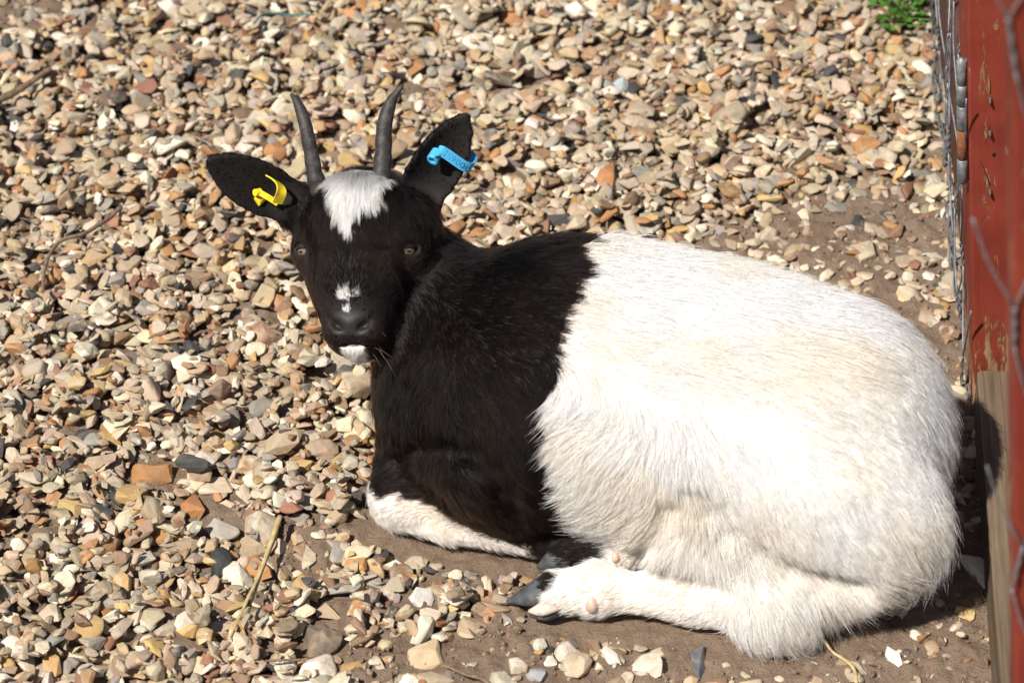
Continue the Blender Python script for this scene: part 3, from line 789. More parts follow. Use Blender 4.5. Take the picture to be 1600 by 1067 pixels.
# ---- stone shapes
def stone_shape(seed, angular=True, fine=False):
    r_ = random.Random(seed); bm = bmesh.new()
    n = r_.randint(9, 15) if angular else 26
    ax = (1.0, r_.uniform(.52, .95), r_.choice((r_.uniform(.28, .45), r_.uniform(.42, .72))))
    for _ in range(n):
        v = Vector((r_.gauss(0, 1), r_.gauss(0, 1), r_.gauss(0, 1))).normalized() * r_.uniform(.82, 1.05)
        bm.verts.new((v.x * ax[0], v.y * ax[1], v.z * ax[2]))
    res = bmesh.ops.convex_hull(bm, input=bm.verts)
    bmesh.ops.delete(bm, geom=[g for g in res['geom_interior'] if isinstance(g, bmesh.types.BMVert)] , context='VERTS')
    bmesh.ops.dissolve_limit(bm, angle_limit=R(14), verts=bm.verts, edges=bm.edges)
    bmesh.ops.bevel(bm, geom=list(bm.edges), offset=.055 if angular else .12, segments=2 if fine or not angular else 1, profile=.6, affect='EDGES', clamp_overlap=True)
    bmesh.ops.triangulate(bm, faces=bm.faces)
    if fine:
        bmesh.ops.subdivide_edges(bm, edges=bm.edges, cuts=1, use_grid_fill=True); bmesh.ops.triangulate(bm, faces=bm.faces)
        bmesh.ops.smooth_vert(bm, verts=bm.verts, factor=.25, use_axis_x=True, use_axis_y=True, use_axis_z=True)
        for v in bm.verts:
            q = v.co * 3.1 + Vector((seed * 1.7, 0, 0)); v.co += v.normal * .035 * math.sin(q.x * 2 + math.sin(q.y * 3)) * math.cos(q.z * 2.3 + q.y)
    bm.normal_update(); bm.verts.index_update()
    V = np.array([v.co[:] for v in bm.verts]); F = np.array([[v.index for v in f.verts] for f in bm.faces]); A = np.array([f.calc_area() for f in bm.faces])
    bm.free(); V /= np.abs(V[:, :2]).max()
    return V, F, A < .06
PROTO = [stone_shape(i, angular=(i % 3 != 2)) for i in range(48)]
PAL = np.array([(.47, .345, .225), (.47, .395, .305), (.66, .56, .42), (.76, .70, .61), (.45, .225, .085), (.28, .17, .10), (.31, .285, .255), (.065, .064, .068), (.31, .145, .09), (.56, .365, .15), (.41, .315, .22), (.54, .43, .31)])
PAL = PAL * .88 + PAL.mean(1, keepdims=True) * np.array((1.06, .99, .93)) * .10
PAL = np.clip(PAL * np.array((1.0, .975, .90)), 0, .78)
PW = np.array([.16, .18, .14, .07, .07, .07, .075, .045, .035, .035, .08, .09]); PW = PW / PW.sum()
def stone_material(name, scale=1.0):
    m = N(name); pos = m.pos(); c1 = m.attr('stone'); c2 = m.attr('vein'); sd_ = m.attr('grain')
    n1 = m.noise(55 * scale, 5, .6, pos, .6, '4D', sd_.outputs['Fac']); n2 = m.noise(210 * scale, 5, .65, pos, 0, '4D', sd_.outputs['Fac']); n3 = m.noise(800 * scale, 3, .6, pos)
    blend = m.ramp(n1, [(.44, (0,) * 3), (.64, (.9,) * 3)])
    col = m.mix(blend, c1.outputs['Color'], c2.outputs['Color'])
    col = m.mix(.42, col, m.ramp(n2, [(.25, (.62, .58, .54)), (.5, (.92, .90, .87)), (.75, (1.0, .97, .93))]), 'MULTIPLY')
    col = m.mix(m.ramp(n3, [(.66, (0,) * 3), (.80, (.14,) * 3)]), col, (.14, .11, .08))
    dust = m.ramp(m.noise(26 * scale, 4, .6, pos), [(.5, (0,) * 3), (.75, (.45,) * 3)])
    col = m.mix(dust, col, (.32, .24, .17))
    m.l(col, m.b.inputs['Base Color']); m.l(m.ramp(n1, [(.3, (.55,) * 3), (.7, (.85,) * 3)]), m.b.inputs['Roughness']); m.b.inputs['Specular IOR Level'].default_value = .35
    m.l(m.bump(n3, .25, .0008, m.bump(n2, .55, .0020, m.bump(n1, .4, .005))), m.b.inputs['Normal'])
    return m.m
stone_mat = stone_material('flint_stone')
def stone_rot(flat):
    """mostly lying on a broad face, tipped at random"""
    az = random.uniform(0, 2 * math.pi); tx, ty = random.gauss(0, flat), random.gauss(0, flat)
    return np.array((Matrix.Rotation(tx, 3, 'X') @ Matrix.Rotation(ty, 3, 'Y') @ Matrix.Rotation(az, 3, 'Z')))

# ---- stones that lie singly and can be told apart
SINGLES = [  # px of the centre, length and breadth in px, colour, second colour, turn, label
    (655, 920, 44, 34, (.78, .76, .71), (.66, .60, .50), .2, 'small chalk white stone lying on the gravel, dimpled on top'),
    (660, 1014, 62, 46, (.50, .37, .22), (.58, .47, .32), -.1, 'broad flat sandy stone at the edge of the bare earth'),
    (1015, 1034, 50, 42, (.58, .50, .38), (.66, .60, .50), .4, 'cream rounded stone on bare earth just below the hind cannon of the goat'),
    (1096, 1024, 28, 50, (.10, .105, .12), (.26, .25, .24), .1, 'narrow blue grey flint standing against the hock of the goat'),
    (814, 1030, 36, 30, (.60, .50, .36), (.68, .62, .52), .7, 'cream lump of stone beside a slaty flake on the bare earth'),
    (838, 1048, 32, 24, (.33, .34, .34), (.42, .40, .37), .3, 'slaty flake of stone beside a cream lump on the bare earth'),
    (858, 1026, 18, 24, (.66, .62, .55), (.55, .47, .36), .9, 'tiny pale oval pebble alone below the hind hoof'),
    (1530, 884, 44, 66, (.80, .75, .64), (.72, .64, .50), 1.1, 'jagged cream white flint leaning by the unpainted board'),
    (1510, 945, 34, 24, (.60, .42, .17), (.66, .52, .30), -.3, 'flat ochre yellow chip on the earth near the unpainted board'),
    (1396, 1022, 22, 32, (.80, .77, .70), (.72, .66, .56), .8, 'bright white pear shaped pebble on the bare earth'),
    (1408, 948, 36, 26, (.76, .70, .60), (.64, .54, .42), .2, 'angular off white stone touching the rump hair'),
    (1418, 452, 40, 34, (.58, .42, .22), (.62, .56, .46), .6, 'two toned grey and honey stone on earth behind the rump of the goat'),
    (1455, 420, 30, 20, (.78, .73, .62), (.66, .58, .46), .1, 'oval ivory stone on the earth behind the rump'),
    (130, 668, 46, 36, (.040, .041, .048), (.08, .08, .09), .2, 'glossy black flint among the tan gravel'),
    (236, 724, 66, 44, (.38, .18, .065), (.46, .25, .10), .5, 'large rust orange stone tilted upright in the gravel'),
    (310, 775, 56, 40, (.42, .185, .07), (.40, .22, .11), .3, 'rust orange stone lying flat in the gravel'),
    (345, 812, 52, 48, (.42, .385, .32), (.50, .45, .36), .4, 'big blocky beige grey stone beside the straw stalk'),
    (500, 990, 62, 46, (.15, .115, .085), (.34, .25, .155), -.2, 'dark brown pyramid shaped flint below the straw stalk'),
    (516, 938, 44, 34, (.42, .31, .20), (.47, .36, .24), .1, 'smooth rounded tan pebble like a small egg'),
    (968, 122, 36, 30, (.45, .53, .56), (.60, .62, .60), .5, 'pale blue grey glassy chip in the far gravel'),
]
hz_grid = .004; HMX, HMY = int((X1 - X0) / hz_grid) + 1, int((Y1 - Y0) / hz_grid) + 1
hx = X0 + hz_grid * np.arange(HMX); hy = Y0 + hz_grid * np.arange(HMY)
HXY = np.stack(np.meshgrid(hx, hy, indexing='ij'), -1).reshape(-1, 2)
HM_ = soil_z(HXY).reshape(HMX, HMY).astype(np.float32); SOILG = soil_amount(HXY).reshape(HMX, HMY).astype(np.float32); HM0 = HM_.copy(); FOOTG = under_goat(HXY).reshape(HMX, HMY)
def drop(x, y, a, hgt, sink):
    """rest a stone of half-length a and half-height hgt on what lies there already; returns its centre height"""
    i, j = int((x - X0) / hz_grid), int((y - Y0) / hz_grid); k = max(1, int(a * .8 / hz_grid))
    i0, i1, j0, j1 = max(i - k, 0), min(i + k + 1, HMX), max(j - k, 0), min(j + k + 1, HMY)
    if i1 <= i0 or j1 <= j0: return 0.
    win = HM_[i0:i1, j0:j1]; base = .55 * win.mean() + .45 * win[win.shape[0] // 2, win.shape[1] // 2]
    zc = base + hgt * sink
    d2 = ((np.arange(i0, i1) - i)[:, None] ** 2 + (np.arange(j0, j1) - j)[None] ** 2) / (k + .5) ** 2
    np.maximum(win, zc + hgt * np.sqrt(np.clip(1 - d2, 0, 1)) * .85 - .2 * (d2 > 1), out=win)
    return zc
def add_stone_attrs(me, c1, c2, g):
    for nm, arr, ty, key in (('stone', c1, 'FLOAT_COLOR', 'color'), ('vein', c2, 'FLOAT_COLOR', 'color'), ('grain', g, 'FLOAT', 'value')):
        a = me.attributes.new(nm, ty, 'POINT'); arr = np.concatenate([arr, np.ones((len(arr), 1))], 1) if arr.ndim == 2 else arr
        a.data.foreach_set(key, arr.astype(np.float32).ravel())
single_xy = []
# ---- the gravel spread
GV, GT, GS, GC1, GC2, GG = [], [], [], [], [], []; nv = 0; placed = 0
def pick_colour():
    c = PAL[rng.choice(len(PAL), p=PW)] * rng.uniform(.78, 1.15) * rng.uniform(.95, 1.05, 3)
    if rng.random() < .55: c2 = c * rng.uniform(.62, 1.25)
    else: c2 = PAL[rng.choice(len(PAL), p=PW)] * rng.uniform(.8, 1.1)
    return c, c2
def put(x, y, zc, Mx, proto, c1, c2):
    global nv
    V, F, sm = proto; W_ = V @ Mx.T + (x, y, zc); m = len(V)
    GV.append(W_); GT.append(F + nv); GS.append(sm); GC1.append(np.broadcast_to(c1, (m, 3))); GC2.append(np.broadcast_to(c2, (m, 3))); GG.append(np.full(m, rng.random() * 50)); nv += m
for u, v, l_, b_, *_ in SINGLES:
    c = at_z(u, v, .008); single_xy.append((c[0], c[1], max(l_, b_) / 1529 * .55))
SXY = np.array(single_xy)
def try_stones(count, size_fn, fine_zone, soil_keep, sink=(.1, .55), flat=.34):
    for _ in range(count):
        x, y = rng.uniform(X0 + .03, X1 - .03), rng.uniform(Y0 + .03, Y1 - .03)
        i, j = int((x - X0) / hz_grid), int((y - Y0) / hz_grid)
        if FOOTG[i, j]: continue
        s = SOILG[i, j]; a = size_fn()
        if rng.random() < s * (1 - soil_keep): continue
        if (np.hypot(SXY[:, 0] - x, SXY[:, 1] - y) < SXY[:, 2] + a * .6).any(): continue
        core = -.80 < x < .80 and -.62 < y < 1.15
        if not core and rng.random() < .35: continue
        pr = PROTO[rng.integers(len(PROTO))]; ay = rng.uniform(.8, 1.0); az_ = rng.uniform(.75, 1.05)
        hgt = a * .5 * az_; sk = rng.uniform(*sink) * (1 - s) + s * rng.uniform(-.75, .15)
        zc = drop(x, y, a, hgt, sk)
        rot = stone_rot(flat * (1 - .6 * s)); c1, c2 = pick_colour()
        put(x, y, zc, rot @ np.diag((a, a * ay, a * az_)), pr, c1, c2)
sz = lambda: float(np.clip(rng.lognormal(math.log(.0109), .35), .005, .0225))
szs = lambda: float(np.clip(rng.lognormal(math.log(.0065), .4), .003, .012))
try_stones(STONES, sz, True, .17)
try_stones(int(STONES * .3), szs, True, .62)
# grit and crumbs of earth on the bare patches
for _ in range(34000):
    x, y = rng.uniform(-.75, .75), rng.uniform(-.6, 1.1); i, j = int((x - X0) / hz_grid), int((y - Y0) / hz_grid)
    if FOOTG[i, j] or SOILG[i, j] < .3 and rng.random() < .6: continue
    if HM_[i, j] > HM0[i, j] + .0035: continue      # crumbs lie between the stones, not on them
    a = float(np.clip(rng.lognormal(math.log(.0016), .6), .0007, .0065)); pr = PROTO[rng.integers(len(PROTO))]
    c1 = np.array((.25, .175, .122)) * rng.uniform(.7, 1.2) if rng.random() < .78 else pick_colour()[0]
    put(x, y, float(HM_[i, j]) + a * .15, stone_rot(1.0) @ np.diag((a, a, a)), pr, c1, c1 * .9)
gv = big_mesh('gravel', np.concatenate(GV), np.concatenate(GT), stone_mat, None, np.concatenate(GS))
add_stone_attrs(gv.data, np.concatenate(GC1), np.concatenate(GC2), np.concatenate(GG))
tag(gv, 'mixed tan, cream, grey and orange flint gravel spread over the earth', 'gravel', None, 'stuff')
print('GRAVEL', len(gv.data.polygons), len(gv.data.vertices))
del GV, GT, GS, GC1, GC2, GG
for k, (u, v, l_, b_, c1, c2, turn, lab) in enumerate(SINGLES):
    V, F, sm = stone_shape(900 + k * 7, k % 3 != 2, True)
    L_, B_ = l_ / 1529 / 2, b_ / 1529 / 2
    c = at_z(u, v, .006); 
    q = SOILG[int((c[0] - X0) / hz_grid), int((c[1] - Y0) / hz_grid)]
    B2 = B_ * 1.25; hgt = .5 * min(L_, B2); zc = drop(c[0], c[1], max(L_, B2), hgt, .25 if q > .4 else .6)
    rot = np.array(Matrix.Rotation(.25 * math.sin(k * 3.1) + (.35 if l_ > 60 else .1), 3, 'X') @ Matrix.Rotation(.2 * math.cos(k * 1.7), 3, 'Y') @ Matrix.Rotation(turn * .5, 3, 'Z'))
    W_ = (V * (L_ * 1.05, B2 * 1.05 / max(.5, np.abs(V[:, 1]).max()), hgt / max(.2, np.abs(V[:, 2]).max()))) @ rot.T
    o = big_mesh('stone', W_, F, stone_mat, None, np.ones(len(F), bool) if k % 3 == 2 else sm); o.location = (c[0], c[1], zc)
    m = len(V); add_stone_attrs(o.data, np.tile(np.array(c1), (m, 1)), np.tile(np.array(c2), (m, 1)), np.full(m, k * 3.3))
    tag(o, lab, 'stone', 'stones lying singly')
# ================================================================== gate post, sill board, gate swung away, near gate stile
def wood_material(name, paint=None, wood=((.10, .068, .045), (.215, .155, .105), (.34, .255, .175)), bare=.5, grain=(60, 60, 2.2), green=0.0, rough=.75):
    """timber with grain along the object's own Z; PAINT colours cover it except where worn off"""
    m = N(name); tc = m.obj(); mp = m.n('ShaderNodeMapping'); mp.inputs['Scale'].default_value = grain; m.l(tc, mp.inputs[0])
    g1 = m.noise(1.0, 6, .65, mp.outputs[0], .8); g2 = m.noise(4.5, 5, .7, mp.outputs[0], .3)
    col = m.ramp(g1, [(.3, wood[0]), (.5, wood[1]), (.72, wood[2])])
    col = m.mix(.45, col, m.ramp(g2, [(.35, (.35,) * 3), (.6, (1,) * 3)]), 'MULTIPLY')
    if green: col = m.mix(m.ramp(m.noise(14, 5, .7, tc), [(.52, (0,) * 3), (.75, (green,) * 3)]), col, (.12, .115, .06))
    h = m.math('ADD', g1, m.math('MULTIPLY', g2, .7))
    if paint:
        p1 = m.noise(9, 5, .6, tc); pc = m.ramp(p1, [(.3, paint[0]), (.55, paint[1]), (.75, paint[2])])
        pc = m.mix(.35, pc, m.ramp(g2, [(.3, (.55,) * 3), (.6, (1,) * 3)]), 'MULTIPLY')
        mp2 = m.n('ShaderNodeMapping'); mp2.inputs['Scale'].default_value = (70, 70, 14); m.l(tc, mp2.inputs[0])
        w1 = m.noise(1.0, 6, .7, mp2.outputs[0], .4); ww = m.attr('wear')
        wear = m.math('ADD', w1, m.math('MULTIPLY', ww.outputs['Fac'], .30))
        mask = m.ramp(wear, [(bare, (0,) * 3), (bare + .05, (1,) * 3)])
        col = m.mix(mask, pc, col); h = m.math('SUBTRACT', m.math('MULTIPLY', h, .5), m.math('MULTIPLY', mask, .5))
    m.l(col, m.b.inputs['Base Color']); m.b.inputs['Roughness'].default_value = rough; m.b.inputs['Specular IOR Level'].default_value = .25
    m.l(m.bump(h, .55, .0025), m.b.inputs['Normal'])
    return m.m
def beam(name, A0, A1, across, up, w_, h_, mat, parent, cuts=26, bevel=.0025, wear_fn=None, wob=.0012):
    """a sawn length of timber from A0 to A1 (its middle line), slightly uneven, own Z along it"""
    A0 = np.asarray(A0, float); A1 = np.asarray(A1, float); L = np.linalg.norm(A1 - A0); ez = (A1 - A0) / L
    ex = unit(np.asarray(across) - ez * np.dot(across, ez)); ey = np.cross(ez, ex); V = []; F = []
    b = bevel; sec = [(-w_ / 2 + b, -h_ / 2), (w_ / 2 - b, -h_ / 2), (w_ / 2, -h_ / 2 + b), (w_ / 2, h_ / 2 - b), (w_ / 2 - b, h_ / 2), (-w_ / 2 + b, h_ / 2), (-w_ / 2, h_ / 2 - b), (-w_ / 2, -h_ / 2 + b)]
    r_ = random.Random(int(abs(A0[0] + A1[1]) * 1e4))
    for i in range(cuts + 1):
        t = i / cuts; jx, jy = [wob * math.sin(t * 7 + r_.random()) for _ in (0, 1)]
        for sx_, sy_ in sec: V.append((sx_ + jx + r_.gauss(0, wob * .12), sy_ + jy + r_.gauss(0, wob * .12), L * t))
    n = len(sec)
    for i in range(cuts):
        for k in range(n): F.append((i * n + k, i * n + (k + 1) % n, (i + 1) * n + (k + 1) % n, (i + 1) * n + k))
    F.append(tuple(range(n - 1, -1, -1))); F.append(tuple(cuts * n + k for k in range(n)))
    o = mesh_obj(name, V, F, mat, None, smooth=False)
    o.matrix_world = Matrix(((ex[0], ey[0], ez[0], A0[0]), (ex[1], ey[1], ez[1], A0[1]), (ex[2], ey[2], ez[2], A0[2]), (0, 0, 0, 1)))
    a = o.data.attributes.new('wear', 'FLOAT', 'POINT'); vv = np.array(V)
    a.data.foreach_set('value', (wear_fn(vv, L) if wear_fn else np.zeros(len(V))).astype(np.float32))
    if parent is not None: o.parent = parent
    return o
RED = ((.155, .022, .013), (.235, .037, .020), (.29, .056, .030))
red = wood_material('red_paint', RED, ((.20, .11, .055), (.38, .23, .115), (.52, .36, .21)), .59)
grey_wood = wood_material('weathered_board', None, ((.080, .053, .034), (.165, .115, .074), (.26, .19, .125)), green=.5, grain=(80, 80, 2.0))
brown_wood = wood_material('stained_rail', ((.065, .026, .019), (.105, .045, .032), (.15, .075, .055)), ((.10, .07, .05), (.2, .145, .1), (.3, .23, .16)), .62)
steel = N('galvanised_steel'); sn = steel.noise(160, 4, .6, steel.obj()); steel.l(steel.ramp(sn, [(.3, (.16, .165, .17)), (.6, (.30, .31, .32)), (.8, (.42, .42, .41))]), steel.b.inputs['Base Color'])
steel.b.inputs['Metallic'].default_value = .55; steel.l(steel.ramp(sn, [(.3, (.42,) * 3), (.7, (.65,) * 3)]), steel.b.inputs['Roughness'])
rust = N('rust'); rn = rust.noise(220, 5, .7, rust.obj()); rust.l(rust.ramp(rn, [(.3, (.10, .035, .014)), (.55, (.24, .09, .03)), (.8, (.34, .17, .08))]), rust.b.inputs['Base Color']); rust.b.inputs['Roughness'].default_value = .9

# ---- red gate post
PB = at_z(1520, 573, .055); PT = at_y(1512, 0, PB[1]); lean = unit(PT - PB)
PWID, PDEP = .105, .085
base = PB + np.array((PWID / 2, PDEP / 2, 0)) - lean * (PB[2] + .12) / lean[2]
post = tag(empty('gate_post', (base[0], base[1], 0)), 'red painted timber post with worn paint, standing at the end of the unpainted board', 'post')
def parent_keep(o, p):
    mw = o.matrix_world.copy(); o.parent = p; o.matrix_parent_inverse = Matrix.Translation(-Vector(p.location)); return o
bpy.context.view_layer.update()
def wear_post(V, L):
    zz = V[:, 2] - .175; return np.exp(-(np.maximum(zz - .0, 0) / .055) ** 2) * .45 + np.exp(-((V[:, 0] - PWID * .06) / .018) ** 2) * .15
pm = beam('timber', base, base + lean * 1.25, (1, 0, 0), (0, 1, 0), PWID, PDEP, red, None, 90, wear_fn=wear_post, wob=.0006); parent_keep(pm, post)
FY = PB[1]
def on_front(u, v, off=0.0): return at_y(u, v, FY - off)
hp0, hp1 = at_y(1503.5, 284, FY + .012), at_y(1502.5, 94, FY + .012); hz_ = hp1 - hp0
kn = [(0, .19, steel), (.20, .43, rust), (.44, .63, steel), (.64, .80, steel), (.81, 1.0, steel)]
hinge = None
for a, b, mt in kn:
    V, F = tube([hp0 + hz_ * a, hp0 + hz_ * (a + .004), hp0 + hz_ * (b - .004), hp0 + hz_ * b], [.0044, .0052, .0052, .0044], 18)
    o = mesh_obj('hinge_knuckle' if hinge else 'hinge', V, F, mt.m)
    if hinge is None: hinge = o; parent_keep(o, post)
    else: o.parent = hinge; o.matrix_parent_inverse = Matrix.Identity(4)
V, F = tube([hp0 - hz_ * .012, hp1 + hz_ * .012], [.0030, .0030], 12); o = mesh_obj('hinge_pin', V, F, steel.m); o.parent = hinge
# hinge leaf let into the side of the post
V = [hp0 + (.004, 0, 0), hp1 + (.004, 0, 0), hp1 + (.010, .030, 0), hp0 + (.010, .030, 0)]; V = V + [p + np.array((.0018, -.0006, 0)) for p in V]
o = mesh_obj('hinge_leaf', V, [(0, 1, 2, 3), (7, 6, 5, 4), (0, 4, 5, 1), (1, 5, 6, 2), (2, 6, 7, 3), (3, 7, 4, 0)], steel.m, None, False); o.parent = hinge
screwm = plain('old_screw', (.10, .08, .07), .6, .4); screwm.b.inputs['Metallic'].default_value = .6
crack = plain('crack', (.02, .008, .006), .9)
for (u, v), (cu, cv) in (((1547, 153), (1547, 118)), ((1547, 204), (1540, 224)), ((1547, 296), (1531, 250))):
    c = on_front(u, v, -.002); ax_ = unit(np.array((-.10, -1, -.25)))
    P = [c, c + ax_ * .003, c + ax_ * .0034, c + ax_ * .0050, c + ax_ * .0054, c + ax_ * .0068, c + ax_ * .0072, c + ax_ * .0086]
    V, F = tube(P, [.0022, .0022, .0016, .0021, .0015, .0018, .0012, .0008], 14); parent_keep(mesh_obj('screw', V, F, screwm.m), post)
    a, b = on_front(u, v - 6, .0002), on_front(cu, cv, .0002); mid = (a + b) / 2 + (.0006, 0, 0)
    V, F = tube(catmull([a, mid, b], 5), np.linspace(.0007, .00015, 11), 6, flat=.35, up=(0, 1, 0)); parent_keep(mesh_obj('split', V, F, crack.m), post)
kx = on_front(1553, 242, .0); V, F = ball(kx, (.0020, .0008, .0026)); parent_keep(mesh_obj('knot_hole', V, F, crack.m), post)

# ---- unpainted board on the ground
g0, g1 = at_z(1553, 1080, 0), at_z(1516, 600, 0); gd = unit(g1 - g0); gn = np.array((gd[1], -gd[0], 0))
BWID, BH = .09, .058
s0 = g0 - gd * .55 + gn * BWID / 2 + np.array((0, 0, BH / 2 - .004)); e_len = ((FY - .004) - g0[1]) / gd[1]
s1 = g0 + gd * e_len + gn * BWID / 2 + np.array((0, 0, BH / 2 - .004))
board = beam('board', s0, s1, gn, (0, 0, 1), BWID, BH, grey_wood, None, 60, .003, wob=.0010)
tag(board, 'unpainted weathered grey brown board lying on the earth in front of the red post', 'board')
# ---- chicken wire
def hex_wire(org, ud, vd, nu, nv, cu, cv, bulge, seed, r_w):
    """hexagonal netting in the plane ud, vd: straight strands and twisted joins as one net"""
    r_ = random.Random(seed); nd = np.cross(ud, vd); G = []
    def pt(i, j):   # nodes
        return org + ud * (i * cu) + vd * (j * cv)
    jit = {}
    def jp(a, b):
        k = (round(a, 3), round(b, 3))
        if k not in jit: jit[k] = pt(a, b) + nd * r_.gauss(0, bulge) + ud * r_.gauss(0, cu * .05) + vd * r_.gauss(0, cv * .05)
        return jit[k]
    for j in range(nv):
        for i in range(nu):
            o_ = .5 * (j % 2); c = i + o_
            top, bot = jp(c, j + .32), jp(c, j - .0)
            tw = top - bot; L = np.linalg.norm(tw); tu = tw / L; s1_ = unit(np.cross(tu, nd)); s2_ = np.cross(tu, s1_)
            for ph in (0, math.pi):
                pts = [bot + tw * t + (s1_ * math.cos(ph + t * 9.4) + s2_ * math.sin(ph + t * 9.4)) * r_w * 1.05 for t in np.linspace(0, 1, 14)]
                G.append(tube(pts, r_w, 7))
            for dx in (-.5, .5):
                nx = jp(c + dx, j + 1.0); m_ = (top + nx) / 2 + nd * r_.gauss(0, bulge * .6) + ud * dx * cu * .12
                G.append(tube(catmull([top, m_, nx], 5), r_w, 7))
    return G
gate = tag(empty('gate', tuple(at_z(1513, 612, 0))), 'gate of brown rail and wire netting, swung open away behind the red post', 'gate')
m0, m1 = at_z(1512, 622, .004), at_z(1450, 0, .004); md = unit(m1 - m0); LEN = np.linalg.norm(m1 - m0) + .28
upv = unit(lean * np.array((1, .3, 1))); mn = np.array((md[1], -md[0], 0.))
G = hex_wire(m0 + md * .02, md, upv, int(LEN / .10), 7, .10, .13, .0030, 5, .0010)
for ph in (0, 3.14):   # twisted edge strands along the ground
    tt = np.linspace(-.02, LEN, 150); G.append(tube([m0 + md * t + mn * (.0022 * math.sin(t * 60 + ph) + .0035 * math.sin(t * 19)) + np.array((0, 0, .003 + .0022 * math.cos(t * 60 + ph) + .002 * math.sin(t * 31 + ph))) for t in tt], .00095, 7))
net = mesh_obj('wire_netting', *join_geo(*G), steel.m); parent_keep(net, gate)
r0 = m0 + md * .04 + mn * .024 + upv * .150; r1 = m0 + md * LEN + mn * .024 + upv * .150
parent_keep(beam('rail', r0, r1, mn, upv, .036, .10, brown_wood, None, 30, wob=.0008), gate)
r0 = m0 + md * .04 + mn * .026 + upv * .202; r1 = r0 + upv * .62
parent_keep(beam('stile', r0, r1, mn, md, .036, .06, brown_wood, None, 20, wob=.0008), gate)

# ---- near stile with netting, close to the camera and out of focus
YN = CAM[1] + 1.85
n0, n1 = at_y(1587, 1150, YN), at_y(1583, -80, YN); nl = unit(n1 - n0)
nb = n0 - nl * (n0[2] + .05) / nl[2]; 
near_post = tag(empty('gate_stile', (nb[0] + .03, nb[1], 0)), 'out of focus red stile with grey wire netting at the right edge, nearest the camera', 'gate stile')
parent_keep(beam('timber', nb + (.040, .02, 0), nb + nl * 1.55 + (.040, .02, 0), (1, 0, 0), (0, 1, 0), .08, .04, red, None, 40, wob=.0008), near_post)
G = hex_wire(n0 - nl * .30 + np.array((-.0015, -.006, 0)), np.array((1., 0, 0)), nl, 3, 12, .050, .115, .0018, 9, .0009)
parent_keep(mesh_obj('wire_netting', *join_geo(*G), steel.m), near_post)
# ================================================================== straw, twigs, twine, weed
def surf_z(x, y):
    i, j = int(np.clip((x - X0) / hz_grid, 2, HMX - 3)), int(np.clip((y - Y0) / hz_grid, 2, HMY - 3)); return float(HM_[i - 2:i + 3, j - 2:j + 3].max())
def along(px, dz=.003, n=9, hug=1.0):
    P = catmull([at_z(u, v, .012) for u, v in px], n); zz = np.array([surf_z(p[0], p[1]) for p in P])
    k = np.ones(7) / 7; zs = np.convolve(np.pad(zz, 3, 'edge'), k, 'valid'); line = np.linspace(zz[0], zz[-1], len(P)) + (np.max(zz - np.linspace(zz[0], zz[-1], len(P))))
    P[:, 2] = zs * hug + line * (1 - hug) + dz; return P
straw = N('straw'); q_ = straw.noise(90, 4, .6, straw.obj()); straw.l(straw.ramp(q_, [(.3, (.36, .255, .11)), (.55, (.56, .43, .21)), (.8, (.70, .58, .34))]), straw.b.inputs['Base Color']); straw.b.inputs['Roughness'].default_value = .45
twigm = N('dry_twig'); q_ = twigm.noise(120, 5, .65, twigm.obj()); twigm.l(twigm.ramp(q_, [(.3, (.10, .06, .035)), (.55, (.22, .14, .085)), (.8, (.34, .24, .16))]), twigm.b.inputs['Base Color']); twigm.b.inputs['Roughness'].default_value = .8; twigm.l(twigm.bump(q_, .6, .001), twigm.b.inputs['Normal'])
twine = plain('green_twine', (.035, .16, .14), .5)
def strand(name, px, r0, r1, mat, label, cat, dz=.003, hug=.7, flat=1.0, group=None):
    P = along(px, dz, 9, hug); rr = np.linspace(r0, r1, len(P)) * (1 + .08 * np.sin(np.arange(len(P)) * 1.9))
    V, F = tube(P, rr, 10, flat=flat); c = P[0].copy(); o = mesh_obj(name, np.array(V) - c, F, mat); o.location = c; tag(o, label, cat, group); return o
strand('straw_stalk', [(358, 1003), (380, 955), (405, 900), (424, 850), (438, 812)], .0012, .0028, straw.m, 'long pale straw stalk lying over the gravel left of the goat, the longer of two', 'straw', .004, .15, .6)
strand('straw_stalk', [(392, 940), (408, 892), (426, 846), (434, 822)], .0012, .0026, straw.m, 'shorter pale straw stalk lying alongside the long one', 'straw', .0045, .15, .6)
strand('straw', [(1284, 990), (1300, 1014), (1322, 1028), (1336, 1046), (1340, 1080)], .0014, .0018, straw.m, 'bent yellow straw blade by the hock of the goat', 'straw', .003, .8, .5)
strand('twig', [(-10, 170), (25, 152), (60, 130), (80, 118)], .0045, .0030, twigm.m, 'short thick brown stick at the left edge of the gravel', 'twig', .003, .2)
strand('twig', [(68, 470), (72, 430), (90, 395), (130, 378), (165, 352), (190, 330)], .0020, .0026, twigm.m, 'curved dry twig bowed over the gravel on the left', 'twig', .003, .5)
strand('twig', [(690, 1034), (715, 1042), (745, 1052), (775, 1072)], .0012, .0022, twigm.m, 'thin reddish brown twig at the bottom of the bare earth', 'twig', .003, .6)
strand('twig', [(415, 1040), (440, 1038), (470, 1034)], .0010, .0014, twigm.m, 'thin dark twig fragment in the gravel near the straw stalks', 'twig', .003, .6)
strand('twine', [(398, 58), (412, 44), (436, 37), (462, 38), (492, 42)], .0013, .0013, twine.m, 'green plastic twine curling out of the far gravel', 'twine', .004, .4)
strand('straw', [(664, 16), (690, 14), (722, 10)], .0014, .0010, straw.m, 'pale straw blade in the gravel at the far edge', 'straw', .004, .5, .6)
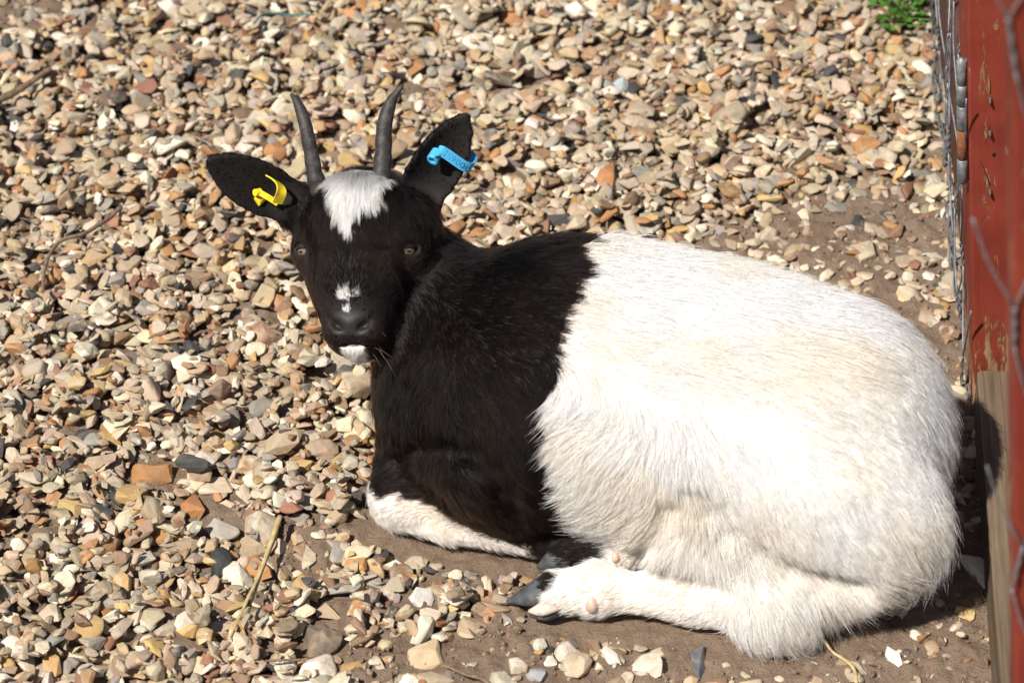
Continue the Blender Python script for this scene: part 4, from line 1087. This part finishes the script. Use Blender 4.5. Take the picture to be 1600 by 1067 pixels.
strand('straw', [(1399, 134), (1415, 133), (1432, 132)], .0018, .0016, straw.m, 'short pale straw piece in the far gravel near the gate', 'straw', .004, .5, .6)
V, F = ball(np.zeros(3), (.0068, .0062, .0058)); c = at_z(1397, 968, .005); o = mesh_obj('dropping', V, F, plain('dropping', (.045, .028, .02), .6).m); o.location = c; tag(o, 'small round dark brown dropping on the earth under the rump', 'dropping')
# weed at the foot of the gate
leafm = N('weed_leaf'); q_ = leafm.noise(40, 4, .6, leafm.obj()); leafm.l(leafm.ramp(q_, [(.3, (.035, .11, .012)), (.55, (.075, .20, .022)), (.8, (.13, .28, .04))]), leafm.b.inputs['Base Color'])
leafm.b.inputs['Roughness'].default_value = .5; leafm.b.inputs['Subsurface Weight'].default_value = .1
wc = at_z(1416, 36, 0); weed = tag(empty('weed_plant', tuple(wc)), 'small bright green leafy weed growing beside the gate', 'weed')
for k in range(46):
    a = random.uniform(0, 2 * math.pi); rr = random.uniform(.004, .036); hh = random.uniform(.008, .045) * (1.1 - rr * 12)
    p = np.array((math.cos(a) * rr * 1.15, math.sin(a) * rr * 1.4 + .01, max(.006, hh))); od = unit(np.array((math.cos(a), math.sin(a), random.uniform(.1, .7)))); sd_ = unit(np.cross(od, (0, 0, 1))); up_ = np.cross(sd_, od)
    L_ = random.uniform(.013, .022); Vv = [p]; Fv_ = []; m_ = 14
    for i in range(m_ + 1):
        t = -1.25 + 2.5 * i / m_; ra = L_ * (.62 + .16 * math.cos(t * 5.0)) * (.75 + .25 * math.cos(t))
        Vv.append(p + od * (ra * math.cos(t) + L_ * .05) + sd_ * ra * math.sin(t) * 1.0 + up_ * (.0025 * math.cos(t * 5) - .25 * ra * abs(math.sin(t)) ** 2))
    for i in range(m_): Fv_.append((0, 1 + i, 2 + i))
    lf = mesh_obj('leaf', Vv, Fv_, leafm.m, weed, False); so2 = lf.modifiers.new('thick', 'SOLIDIFY'); so2.thickness = .0006
    if k % 3 == 0:
        V, F = tube(catmull([(0, .01, 0), tuple(p * (.5, .5, .7)), tuple(p)], 5), .0009, 6); mesh_obj('stem', V, F, leafm.m, weed)
